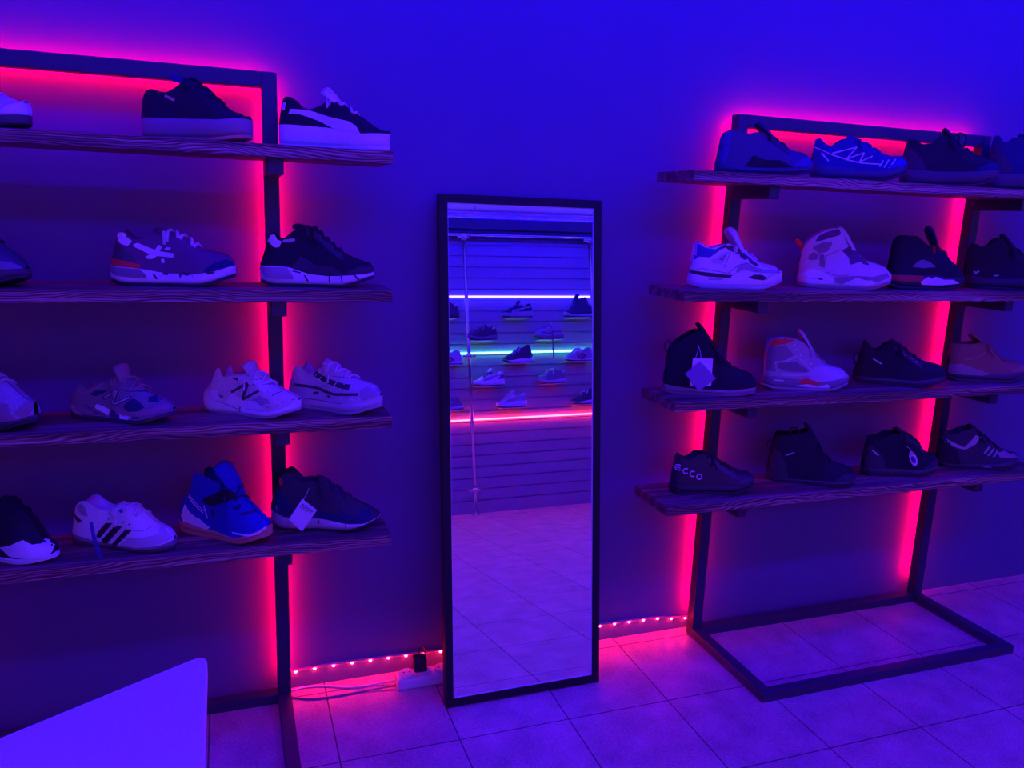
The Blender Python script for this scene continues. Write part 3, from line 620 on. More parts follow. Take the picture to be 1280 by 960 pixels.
'L3d':{'p':[0.0198,-0.185,0.6283,0.275],'z':0.925,'top':[(0.0,0.15),(0.096,0.374),(0.148,0.437),(0.205,0.401),(0.251,0.347),(0.322,0.375),(0.386,0.414),(0.45,0.458),(0.531,0.425),(0.612,0.377),(0.769,0.324),(0.925,0.288),(0.991,0.219),(1.0,0.219)],'mid':[(0.0,0.15),(0.21,0.141),(0.338,0.112),(0.588,0.102),(0.826,0.129),(0.939,0.153),(0.996,0.197),(1.0,0.197)],'tip':(0.393,0.483),'pt':[('side_stripe',[(0.116,0.219),(0.239,0.22),(0.36,0.212),(0.47,0.185),(0.568,0.174),(0.7,0.186),(0.824,0.198),(0.822,0.223),(0.698,0.212),(0.571,0.2),(0.479,0.211),(0.367,0.238),(0.242,0.247),(0.119,0.246)]),('toe_overlay',[(0.841,0.185),(0.832,0.253),(0.885,0.277),(0.939,0.285),(0.979,0.258),(0.984,0.201),(0.943,0.177),(0.871,0.155)]),('eyelet_backing',[(0.318,0.347),(0.38,0.308),(0.467,0.284),(0.563,0.264),(0.65,0.247),(0.726,0.244),(0.732,0.291),(0.662,0.294),(0.58,0.311),(0.487,0.331),(0.406,0.351),(0.354,0.388)]),('reflective_bar',[(0.34,0.33),(0.383,0.377),(0.376,0.383),(0.332,0.335)]),('reflective_bar',[(0.378,0.286),(0.432,0.354),(0.423,0.359),(0.369,0.292)]),('reflective_bar',[(0.46,0.271),(0.522,0.332),(0.513,0.338),(0.451,0.277)]),('reflective_bar',[(0.559,0.256),(0.602,0.307),(0.593,0.312),(0.55,0.261)]),('reflective_bar',[(0.644,0.248),(0.673,0.289),(0.664,0.293),(0.635,0.251)]),('reflective_bar',[(0.725,0.253),(0.744,0.278),(0.737,0.282),(0.718,0.258)]),('side_vent',[(0.327,0.175),(0.357,0.189),(0.392,0.185),(0.389,0.169),(0.35,0.157)]),('side_vent',[(0.486,0.161),(0.509,0.172),(0.529,0.159),(0.506,0.142)]),('seam',[(0.192,0.111),(0.369,0.105),(0.518,0.1),(0.651,0.102),(0.651,0.108),(0.519,0.106),(0.37,0.112),(0.192,0.117)]),('reflective_bar',[(0.751,0.163),(0.802,0.141),(0.805,0.148),(0.755,0.17)]),('reflective_bar',[(0.63,0.153),(0.649,0.141),(0.655,0.147),(0.636,0.16)]),('seam',[(0.539,0.35),(0.686,0.344),(0.806,0.317),(0.808,0.322),(0.687,0.35),(0.54,0.356)])]},
'L4a':{'p':[-0.7746,-0.185,0.4538,0.275],'z':0.595,'top':[(0.0,0.1),(0.123,0.346),(0.201,0.382),(0.271,0.347),(0.372,0.362),(0.452,0.485),(0.529,0.527),(0.603,0.535),(0.667,0.49),(0.781,0.401),(0.827,0.306),(0.873,0.211),(0.992,0.17),(1.0,0.111)],'mid':[(0.0,0.05),(0.4,0.05),(0.564,0.05),(0.764,0.059),(0.905,0.069),(1.0,0.087)],'tip':(0.528,0.546),'pt':[('toe_cap',[(0.57,0.142),(0.665,0.168),(0.733,0.202),(0.791,0.229),(0.855,0.181),(0.908,0.176),(0.897,0.229),(0.937,0.25),(1.001,0.169),(1.04,0.11),(0.996,0.089),(0.905,0.069),(0.83,0.062),(0.664,0.075)]),('side_stripe',[(0.899,0.056),(0.997,0.058),(1.004,0.044),(0.948,0.024),(0.908,0.034)])]},
'L4b':{'p':[-0.5095,-0.185,0.4538,0.275],'z':0.595,'top':[(0.0,0.1),(0.035,0.257),(0.089,0.381),(0.146,0.432),(0.214,0.439),(0.271,0.391),(0.348,0.36),(0.423,0.367),(0.5,0.377),(0.579,0.385),(0.647,0.376),(0.714,0.327),(0.822,0.239),(0.933,0.202),(1.0,0.134)],'mid':[(0.0,0.116),(0.178,0.089),(0.266,0.069),(0.457,0.05),(0.699,0.051),(0.897,0.076),(0.978,0.094),(1.0,0.112)],'tip':(0.482,0.408),'pt':[('side_stripe',[(0.312,0.15),(0.384,0.239),(0.453,0.246),(0.334,0.099),(0.298,0.107)]),('side_stripe',[(0.347,0.08),(0.492,0.235),(0.564,0.233),(0.399,0.05),(0.353,0.057)]),('side_stripe',[(0.432,0.032),(0.604,0.214),(0.667,0.212),(0.492,0.038),(0.456,0.032)]),('heel_tab',[(0.077,0.301),(0.164,0.249),(0.134,0.224),(0.08,0.263)]),('toe_overlay',[(0.506,0.043),(0.638,0.134),(0.84,0.158),(0.897,0.173),(0.849,0.259),(0.907,0.266),(0.97,0.227),(1.003,0.13),(0.949,0.101),(0.771,0.064)]),('tongue_patch',[(0.478,0.381),(0.542,0.408),(0.603,0.383),(0.538,0.346)]),('eyelet',[(0.405,0.33),(0.418,0.331),(0.418,0.318),(0.405,0.317)]),('eyelet',[(0.458,0.307),(0.473,0.308),(0.473,0.296),(0.459,0.294)]),('eyelet',[(0.405,0.284),(0.417,0.285),(0.417,0.273),(0.406,0.272)]),('eyelet',[(0.569,0.28),(0.584,0.282),(0.584,0.269),(0.569,0.268)]),('eyelet',[(0.629,0.266),(0.643,0.268),(0.644,0.256),(0.629,0.254)]),('seam',[(0.674,0.204),(0.761,0.204),(0.841,0.24),(0.838,0.245),(0.76,0.21),(0.675,0.209)]),('seam',[(0.547,0.115),(0.771,0.146),(0.889,0.168),(0.888,0.174),(0.77,0.151),(0.547,0.12)]),('heel_window',[(0.118,0.384),(0.164,0.409),(0.196,0.374),(0.22,0.294),(0.168,0.302),(0.124,0.343)])]},
'L4c':{'p':[-0.2671,-0.185,0.6283,0.275],'z':0.595,'top':[(0.0,0.288),(0.151,0.391),(0.201,0.493),(0.207,0.606),(0.285,0.645),(0.356,0.603),(0.458,0.571),(0.585,0.59),(0.651,0.55),(0.667,0.44),(0.773,0.379),(0.868,0.278),(0.965,0.216),(1.0,0.183)],'mid':[(0.0,0.124),(0.259,0.097),(0.404,0.09),(0.588,0.072),(0.725,0.064),(0.888,0.133),(1.0,0.193)],'tip':(0.473,0.735),'pt':[('heel_clip',[(0.125,0.296),(0.178,0.231),(0.408,0.109),(0.372,0.084),(0.101,0.126),(0.072,0.174)]),('foxing_line',[(0.68,0.124),(0.856,0.118),(0.93,0.141),(1.001,0.208),(1.001,0.185),(0.93,0.123),(0.856,0.102),(0.693,0.109)]),('lace_strap',[(0.336,0.386),(0.483,0.461),(0.693,0.55),(0.773,0.495),(0.811,0.448),(0.732,0.453),(0.641,0.409),(0.512,0.357),(0.444,0.317),(0.345,0.348)]),('ribbing',[(0.149,0.395),(0.236,0.313),(0.336,0.241),(0.342,0.247),(0.243,0.319),(0.156,0.401)]),('ribbing',[(0.173,0.399),(0.27,0.318),(0.347,0.264),(0.35,0.268),(0.274,0.322),(0.177,0.403)]),('ribbing',[(0.342,0.319),(0.364,0.248),(0.378,0.195),(0.388,0.198),(0.373,0.251),(0.351,0.322)]),('dark_blotch',[(0.673,0.358),(0.729,0.377),(0.753,0.347),(0.686,0.319)]),('dark_blotch',[(0.731,0.304),(0.864,0.326),(0.881,0.299),(0.753,0.284)]),('dark_blotch',[(0.411,0.283),(0.456,0.305),(0.482,0.259),(0.443,0.215)]),('bead',[(0.813,0.461),(0.831,0.464),(0.831,0.447),(0.813,0.444)]),('bead',[(0.864,0.389),(0.877,0.389),(0.876,0.374),(0.863,0.374)]),('heel_stitch',[(0.274,0.189),(0.384,0.106),(0.389,0.111),(0.279,0.193)])],'tw':1.4,'o1':0.45},
'L4d':{'p':[-0.0062,-0.185,0.2443,0.295],'z':0.595,'top':[(0.0,0.224),(0.06,0.419),(0.108,0.525),(0.176,0.562),(0.242,0.51),(0.274,0.448),(0.372,0.469),(0.486,0.451),(0.601,0.37),(0.771,0.258),(0.908,0.196),(0.977,0.143),(0.998,0.1),(1.0,0.1)],'mid':[(0.0,0.187),(0.172,0.115),(0.374,0.13),(0.528,0.113),(0.7,0.082),(0.851,0.082),(0.965,0.085),(0.998,0.07),(1.0,0.07)],'tip':(0.434,0.486),'pt':[('heel_unit',[(0.029,0.168),(0.069,0.239),(0.138,0.266),(0.197,0.245),(0.219,0.167),(0.213,0.079),(0.17,0.042),(0.102,0.054),(0.048,0.085)]),('heel_patch',[(0.077,0.514),(0.108,0.526),(0.132,0.446),(0.106,0.427),(0.081,0.461)]),('toe_overlay',[(0.621,0.212),(0.784,0.147),(0.883,0.242),(0.965,0.189),(0.868,0.088),(0.7,0.096)]),('print',[(0.441,0.116),(0.448,0.116),(0.462,0.081),(0.452,0.081)]),('print',[(0.691,0.081),(0.701,0.082),(0.701,0.042),(0.693,0.041)])]},
'R1a':{'p':[1.3047,-0.185,0.3491,0.295],'z':1.595,'top':[(0.0,0.103),(0.019,0.25),(0.04,0.381),(0.085,0.437),(0.175,0.433),(0.268,0.399),(0.361,0.419),(0.49,0.441),(0.58,0.358),(0.712,0.29),(0.794,0.249),(0.921,0.231),(0.991,0.167),(1.0,0.167)],'mid':[(0.0,0.117),(0.291,0.077),(0.588,0.071),(0.983,0.105),(1.0,0.105)],'tip':(0.393,0.526),'pt':[('heel_panel',[(0.006,0.131),(0.039,0.336),(0.087,0.423),(0.126,0.395),(0.102,0.203),(0.087,0.1)])],'tw':1.4,'o1':0.42},
'R1b':{'p':[1.6612,-0.185,0.4189,0.295],'z':1.595,'top':[(0.0,0.2),(0.006,0.34),(0.012,0.425),(0.045,0.439),(0.095,0.383),(0.177,0.339),(0.233,0.387),(0.303,0.442),(0.404,0.447),(0.546,0.385),(0.721,0.284),(0.866,0.265),(0.943,0.276),(0.983,0.215),(1.0,0.215)],'mid':[(0.0,0.169),(0.191,0.137),(0.5,0.115),(0.796,0.131),(0.952,0.193),(1.0,0.193)],'tip':(0.35,0.464),'pt':[('line_pattern',[(0.017,0.346),(0.088,0.306),(0.181,0.269),(0.34,0.223),(0.495,0.193),(0.686,0.182),(0.687,0.172),(0.496,0.18),(0.341,0.21),(0.182,0.257),(0.018,0.333)]),('line_pattern',[(0.18,0.285),(0.43,0.354),(0.431,0.345),(0.189,0.272)]),('line_pattern',[(0.43,0.354),(0.441,0.35),(0.34,0.223),(0.33,0.229)]),('line_pattern',[(0.339,0.232),(0.504,0.298),(0.505,0.286),(0.34,0.22)]),('line_pattern',[(0.504,0.298),(0.517,0.289),(0.473,0.189),(0.462,0.195)]),('line_pattern',[(0.471,0.205),(0.592,0.265),(0.593,0.254),(0.472,0.192)]),('line_pattern',[(0.698,0.221),(0.709,0.216),(0.674,0.15),(0.663,0.155)]),('line_pattern',[(0.759,0.23),(0.77,0.226),(0.718,0.144),(0.708,0.148)]),('line_pattern',[(0.829,0.24),(0.846,0.236),(0.774,0.141),(0.762,0.145)]),('line_pattern',[(0.068,0.275),(0.082,0.282),(0.156,0.199),(0.144,0.195)])]},
'R1c':{'p':[2.0366,-0.185,0.6283,0.295],'z':1.595,'top':[(0.0,0.194),(0.006,0.359),(0.012,0.498),(0.075,0.509),(0.172,0.453),(0.291,0.47),(0.373,0.569),(0.472,0.54),(0.598,0.431),(0.73,0.353),(0.873,0.307),(0.965,0.293),(0.989,0.229),(1.0,0.229)],'mid':[(0.0,0.194),(0.357,0.161),(0.65,0.165),(0.985,0.195),(1.0,0.195)],'tip':(0.387,0.637),'pt':[],'bow':1},
'R1d':{'p':[2.4143,-0.185,0.5236,0.295],'z':1.595,'top':[(0.0,0.308),(0.006,0.514),(0.017,0.624),(0.051,0.638),(0.102,0.552),(0.195,0.562),(0.264,0.621),(0.406,0.602),(0.582,0.491),(0.816,0.362),(0.972,0.299),(1.0,0.299)],'mid':[(0.0,0.239),(0.396,0.209),(0.936,0.241),(1.0,0.241)],'tip':(0.298,0.653),'pt':[]},
'R2a':{'p':[1.2389,-0.185,0.2793,0.295],'z':1.255,'top':[(0.0,0.161),(0.031,0.298),(0.037,0.413),(0.043,0.466),(0.08,0.47),(0.134,0.423),(0.202,0.409),(0.267,0.432),(0.39,0.464),(0.488,0.421),(0.642,0.342),(0.755,0.267),(0.918,0.238),(0.976,0.192),(0.997,0.138),(1.0,0.138)],'mid':[(0.0,0.145),(0.15,0.121),(0.39,0.107),(0.484,0.165),(0.58,0.173),(0.647,0.151),(0.778,0.18),(0.96,0.172),(1.0,0.172)],'tip':(0.38,0.614),'pt':[('midsole_wedge',[(0.009,0.176),(0.149,0.165),(0.388,0.144),(0.438,0.146),(0.417,0.111),(0.151,0.12),(0.015,0.147)]),('midsole_wedge',[(0.589,0.126),(0.65,0.155),(0.731,0.159),(0.786,0.13),(0.752,0.103),(0.635,0.112)]),('side_wing',[(0.201,0.287),(0.398,0.392),(0.314,0.248),(0.228,0.258)]),('wing_mesh',[(0.269,0.289),(0.359,0.353),(0.321,0.274)]),('heel_panel',[(0.024,0.315),(0.016,0.455),(0.05,0.462),(0.133,0.411),(0.236,0.398),(0.335,0.427),(0.191,0.315),(0.075,0.318),(0.047,0.284)]),('toe_overlay',[(0.482,0.25),(0.562,0.278),(0.646,0.241),(0.747,0.212),(0.94,0.206),(0.955,0.18),(0.784,0.176),(0.648,0.183),(0.55,0.204),(0.47,0.167)]),('midsole_panel',[(0.177,0.111),(0.339,0.105),(0.332,0.088),(0.187,0.087)]),('eyestay',[(0.246,0.4),(0.368,0.462),(0.41,0.47),(0.463,0.432),(0.603,0.322),(0.704,0.252),(0.664,0.243),(0.605,0.273),(0.583,0.313),(0.547,0.3),(0.47,0.358),(0.401,0.389),(0.346,0.42),(0.248,0.375)]),('seam',[(0.005,0.177),(0.061,0.179),(0.115,0.199),(0.242,0.178),(0.415,0.155),(0.415,0.161),(0.243,0.185),(0.115,0.205),(0.06,0.186),(0.005,0.183)]),('seam',[(0.4,0.163),(0.479,0.231),(0.58,0.268),(0.665,0.19),(0.776,0.205),(0.775,0.214),(0.667,0.197),(0.582,0.276),(0.474,0.239),(0.395,0.169)]),('seam',[(0.347,0.213),(0.391,0.329),(0.41,0.371),(0.403,0.374),(0.385,0.332),(0.34,0.215)]),('toe_seam',[(0.783,0.105),(0.806,0.146),(0.934,0.179),(0.931,0.185),(0.803,0.151),(0.777,0.108)])]},
'R2b':{'p':[1.6562,-0.185,0.4538,0.295],'z':1.255,'top':[(0.0,0.2),(0.006,0.332),(0.012,0.431),(0.051,0.491),(0.101,0.551),(0.173,0.602),(0.262,0.645),(0.358,0.66),(0.402,0.642),(0.463,0.5),(0.575,0.406),(0.7,0.314),(0.832,0.283),(0.933,0.25),(0.99,0.178),(1.0,0.178)],'mid':[(0.0,0.15),(0.184,0.15),(0.344,0.133),(0.5,0.125),(0.724,0.137),(0.854,0.134),(0.966,0.166),(1.0,0.166)],'tip':(0.393,0.666),'pt':[('collar_panel',[(0.132,0.506),(0.164,0.566),(0.235,0.608),(0.358,0.651),(0.388,0.613),(0.379,0.58),(0.293,0.553),(0.195,0.515)]),('ankle_panel',[(0.109,0.432),(0.141,0.463),(0.23,0.503),(0.306,0.513),(0.31,0.48),(0.268,0.4),(0.185,0.377)]),('ankle_panel',[(0.077,0.312),(0.086,0.357),(0.122,0.392),(0.186,0.37),(0.175,0.315),(0.124,0.302)]),('ankle_panel',[(0.19,0.366),(0.237,0.368),(0.256,0.229),(0.201,0.239)]),('seam',[(0.256,0.215),(0.258,0.345),(0.314,0.381),(0.42,0.428),(0.416,0.436),(0.31,0.388),(0.251,0.348),(0.248,0.216)]),('seam',[(0.269,0.177),(0.402,0.139),(0.518,0.154),(0.517,0.162),(0.403,0.147),(0.271,0.185)]),('sole_band',[(0.369,0.128),(0.469,0.142),(0.615,0.156),(0.764,0.152),(0.916,0.201),(0.95,0.152),(0.804,0.096),(0.683,0.115),(0.601,0.135),(0.46,0.062),(0.384,0.072)]),('midsole_insert',[(0.022,0.131),(0.075,0.196),(0.148,0.213),(0.262,0.172),(0.371,0.107),(0.342,0.059),(0.104,0.048),(0.053,0.079),(0.084,0.126)]),('midsole_insert',[(0.461,0.056),(0.601,0.135),(0.667,0.112),(0.732,0.12),(0.797,0.092),(0.738,0.064)]),('air_slot',[(0.131,0.106),(0.263,0.116),(0.267,0.097),(0.137,0.085)]),('lace_guard',[(0.419,0.422),(0.489,0.457),(0.543,0.425),(0.63,0.379),(0.709,0.324),(0.717,0.272),(0.655,0.282),(0.628,0.31),(0.525,0.27),(0.502,0.347)])],'o1':0.42},
'R2c':{'p':[1.9991,-0.185,0.1745,0.285],'z':1.255,'top':[(0.0,0.266),(0.006,0.389),(0.012,0.477),(0.036,0.566),(0.131,0.619),(0.261,0.623),(0.331,0.577),(0.442,0.51),(0.562,0.486),(0.676,0.445),(0.774,0.359),(0.869,0.29),(0.979,0.203),(1.0,0.132)],'mid':[(0.0,0.179),(0.174,0.175),(0.37,0.162),(0.532,0.176),(0.693,0.156),(0.911,0.158),(1.0,0.158)],'tip':(0.451,0.735),'pt':[('midsole_insert',[(0.022,0.163),(0.375,0.165),(0.417,0.137),(0.36,0.101),(0.187,0.088),(0.025,0.106)]),('sole_wave',[(0.358,0.092),(0.451,0.155),(0.488,0.13),(0.54,0.158),(0.63,0.127),(0.739,0.13),(0.851,0.091),(0.602,0.061),(0.386,0.061)]),('mesh_window',[(0.231,0.266),(0.304,0.334),(0.362,0.352),(0.458,0.329),(0.537,0.271),(0.389,0.253)])],'o1':0.42,'bow':1},
'R2d':{'p':[2.387,-0.185,0.6283,0.295],'z':1.255,'top':[(0.0,0.242),(0.006,0.46),(0.017,0.516),(0.069,0.528),(0.136,0.487),(0.213,0.509),(0.25,0.581),(0.342,0.62),(0.406,0.535),(0.554,0.452),(0.721,0.318),(0.908,0.239),(0.995,0.19),(1.0,0.19)],'mid':[(0.0,0.152),(0.34,0.125),(0.99,0.174),(1.0,0.174)],'tip':(0.341,0.655),'pt':[('logo',[(0.078,0.216),(0.108,0.197),(0.138,0.217),(0.14,0.199),(0.115,0.165),(0.088,0.172)]),('logo',[(0.296,0.167),(0.351,0.175),(0.352,0.161),(0.305,0.155)])]},
'R3a':{'p':[1.1828,-0.185,0.3142,0.295],'z':0.925,'top':[(0.0,0.104),(0.011,0.332),(0.023,0.442),(0.045,0.49),(0.101,0.549),(0.181,0.604),(0.261,0.658),(0.338,0.685),(0.379,0.642),(0.476,0.486),(0.557,0.408),(0.673,0.322),(0.784,0.271),(0.931,0.222),(0.995,0.152),(1.0,0.152)],'mid':[(0.0,0.094),(0.165,0.077),(0.339,0.06),(0.673,0.061),(0.827,0.083),(1.0,0.09)],'tip':(0.316,0.753),'pt':[],'o1':0.45,'boot':1},
'R3b':{'p':[1.5467,-0.185,0.3491,0.285],'z':0.925,'top':[(0.0,0.232),(0.009,0.44),(0.015,0.519),(0.068,0.59),(0.172,0.611),(0.322,0.589),(0.429,0.542),(0.543,0.429),(0.714,0.3),(0.911,0.248),(0.99,0.183),(1.0,0.183)],'mid':[(0.0,0.154),(0.155,0.15),(0.342,0.131),(0.611,0.123),(0.79,0.141),(0.959,0.161),(1.0,0.161)],'tip':(0.376,0.686),'pt':[('collar_panel',[(-0.001,0.45),(0.013,0.556),(0.082,0.607),(0.207,0.613),(0.339,0.585),(0.216,0.53),(0.075,0.504)]),('mesh_window',[(0.124,0.307),(0.182,0.322),(0.348,0.323),(0.5,0.234),(0.466,0.21),(0.244,0.214),(0.15,0.247)]),('heel_panel',[(-0.015,0.407),(0.021,0.485),(0.201,0.516),(0.31,0.408),(0.228,0.346),(0.103,0.313),(0.123,0.203),(0.005,0.218)]),('window_frame',[(0.106,0.297),(0.242,0.324),(0.342,0.384),(0.463,0.289),(0.522,0.223),(0.538,0.239),(0.477,0.307),(0.344,0.407),(0.233,0.346),(0.101,0.32)]),('window_frame',[(0.195,0.166),(0.339,0.16),(0.517,0.181),(0.514,0.208),(0.337,0.187),(0.195,0.193)]),('toe_overlay',[(0.502,0.203),(0.557,0.277),(0.683,0.289),(0.912,0.248),(0.939,0.196),(0.772,0.134),(0.592,0.111),(0.514,0.15)]),('midsole_insert',[(0.38,0.093),(0.43,0.131),(0.48,0.146),(0.567,0.118),(0.635,0.103),(0.587,0.073),(0.435,0.071)]),('sole_wave',[(0.358,0.049),(0.485,0.08),(0.614,0.066),(0.703,0.09),(0.741,0.074),(0.726,0.046),(0.575,0.035)]),('print',[(0.112,0.102),(0.218,0.101),(0.218,0.114),(0.112,0.115)]),('eyelet',[(0.298,0.528),(0.314,0.529),(0.316,0.513),(0.3,0.512)]),('eyelet',[(0.326,0.475),(0.342,0.476),(0.344,0.46),(0.328,0.459)]),('eyelet',[(0.383,0.41),(0.399,0.41),(0.4,0.394),(0.384,0.393)]),('eyelet',[(0.45,0.358),(0.465,0.359),(0.466,0.343),(0.451,0.342)]),('eyelet',[(0.512,0.318),(0.528,0.318),(0.529,0.303),(0.513,0.302)])],'o1':0.42},
'R3c':{'p':[1.9417,-0.185,0.6283,0.295],'z':0.925,'top':[(0.0,0.1),(0.012,0.177),(0.047,0.276),(0.062,0.405),(0.068,0.476),(0.09,0.499),(0.127,0.458),(0.201,0.385),(0.254,0.407),(0.325,0.487),(0.424,0.496),(0.515,0.43),(0.589,0.372),(0.728,0.294),(0.89,0.272),(0.973,0.243),(1.0,0.193)],'mid':[(0.0,0.071),(0.258,0.074),(0.667,0.081),(0.851,0.127),(1.0,0.158)],'tip':(0.354,0.513),'pt':[('label',[(0.183,0.292),(0.202,0.297),(0.296,0.249),(0.286,0.235)]),('eyelet',[(0.503,0.38),(0.515,0.385),(0.546,0.36),(0.538,0.345)]),('eyelet',[(0.576,0.335),(0.588,0.34),(0.62,0.316),(0.611,0.305)]),('eyelet',[(0.639,0.301),(0.654,0.306),(0.668,0.29),(0.656,0.282)])]},
'R3d':{'p':[2.3418,-0.185,0.3142,0.285],'z':0.925,'top':[(0.0,0.228),(0.006,0.419),(0.012,0.488),(0.039,0.467),(0.09,0.475),(0.203,0.47),(0.357,0.502),(0.507,0.425),(0.662,0.272),(0.803,0.265),(0.927,0.249),(0.996,0.173),(1.0,0.173)],'mid':[(0.0,0.198),(0.111,0.224),(0.308,0.164),(0.502,0.105),(0.657,0.121),(0.925,0.154),(1.0,0.154)],'tip':(0.245,0.591),'pt':[('midsole_insert',[(-0.014,0.195),(0.118,0.222),(0.313,0.159),(0.499,0.103),(0.398,0.082),(0.205,0.087),(-0.002,0.088)]),('seam',[(0.16,0.28),(0.299,0.313),(0.434,0.383),(0.441,0.374),(0.304,0.3),(0.164,0.267)])],'tw':1.3},
'R4a':{'p':[1.2248,-0.185,0.2094,0.285],'z':0.595,'top':[(0.0,0.1),(0.026,0.279),(0.041,0.404),(0.089,0.444),(0.151,0.393),(0.2,0.394),(0.29,0.468),(0.377,0.455),(0.47,0.404),(0.652,0.294),(0.821,0.246),(0.937,0.223),(0.992,0.145),(1.0,0.145)],'mid':[(0.0,0.108),(0.312,0.09),(0.691,0.112),(0.952,0.146),(1.0,0.146)],'tip':(0.332,0.469),'pt':[]},
'R4b':{'p':[1.6157,-0.185,0.5236,0.295],'z':0.595,'top':[(0.0,0.1),(0.015,0.203),(0.029,0.331),(0.035,0.475),(0.076,0.561),(0.149,0.559),(0.24,0.568),(0.349,0.595),(0.441,0.637),(0.495,0.578),(0.565,0.38),(0.709,0.269),(0.9,0.223),(0.98,0.169),(1.0,0.13)],'mid':[(0.0,0.05),(0.385,0.05),(0.831,0.083),(1.0,0.09)],'tip':(0.383,0.696),'pt':[('logo',[(0.182,0.313),(0.217,0.342),(0.288,0.373),(0.254,0.34)])],'o1':0.45,'boot':1},
'R4c':{'p':[2.0032,-0.185,0.2094,0.285],'z':0.595,'top':[(0.0,0.115),(0.006,0.271),(0.012,0.408),(0.025,0.487),(0.12,0.478),(0.194,0.498),(0.285,0.543),(0.424,0.548),(0.573,0.491),(0.693,0.41),(0.817,0.291),(0.973,0.245),(1.0,0.189)],'mid':[(0.0,0.105),(0.33,0.103),(0.631,0.092),(0.946,0.131),(1.0,0.131)],'tip':(0.374,0.598),'pt':[('label',[(0.057,0.328),(0.073,0.333),(0.14,0.276),(0.127,0.265)])]},
'R4d':{'p':[2.3735,-0.185,0.384,0.295],'z':0.595,'top':[(0.0,0.1),(0.012,0.308),(0.018,0.464),(0.024,0.513),(0.059,0.436),(0.14,0.427),(0.24,0.482),(0.37,0.523),(0.492,0.424),(0.673,0.289),(0.876,0.208),(0.972,0.201),(1.0,0.124)],'mid':[(0.0,0.05),(0.326,0.05),(0.668,0.081),(0.958,0.138),(1.0,0.138)],'tip':(0.332,0.545),'pt':[('collar_panel',[(-0.017,0.357),(0.005,0.382),(0.048,0.36),(0.266,0.269),(0.394,0.428),(0.467,0.408),(0.409,0.317),(0.278,0.24),(0.12,0.274),(0.053,0.303)]),('lace_cage',[(0.504,0.212),(0.565,0.311),(0.58,0.301),(0.526,0.203)]),('lace_cage',[(0.549,0.188),(0.619,0.282),(0.633,0.272),(0.567,0.177)]),('lace_cage',[(0.61,0.175),(0.663,0.254),(0.678,0.244),(0.627,0.167)]),('toe_overlay',[(0.674,0.227),(0.8,0.241),(0.915,0.224),(0.944,0.159),(0.694,0.173)]),('sole_accent',[(0.514,0.038),(0.57,0.057),(0.669,0.022),(0.526,0.014)])]},
}

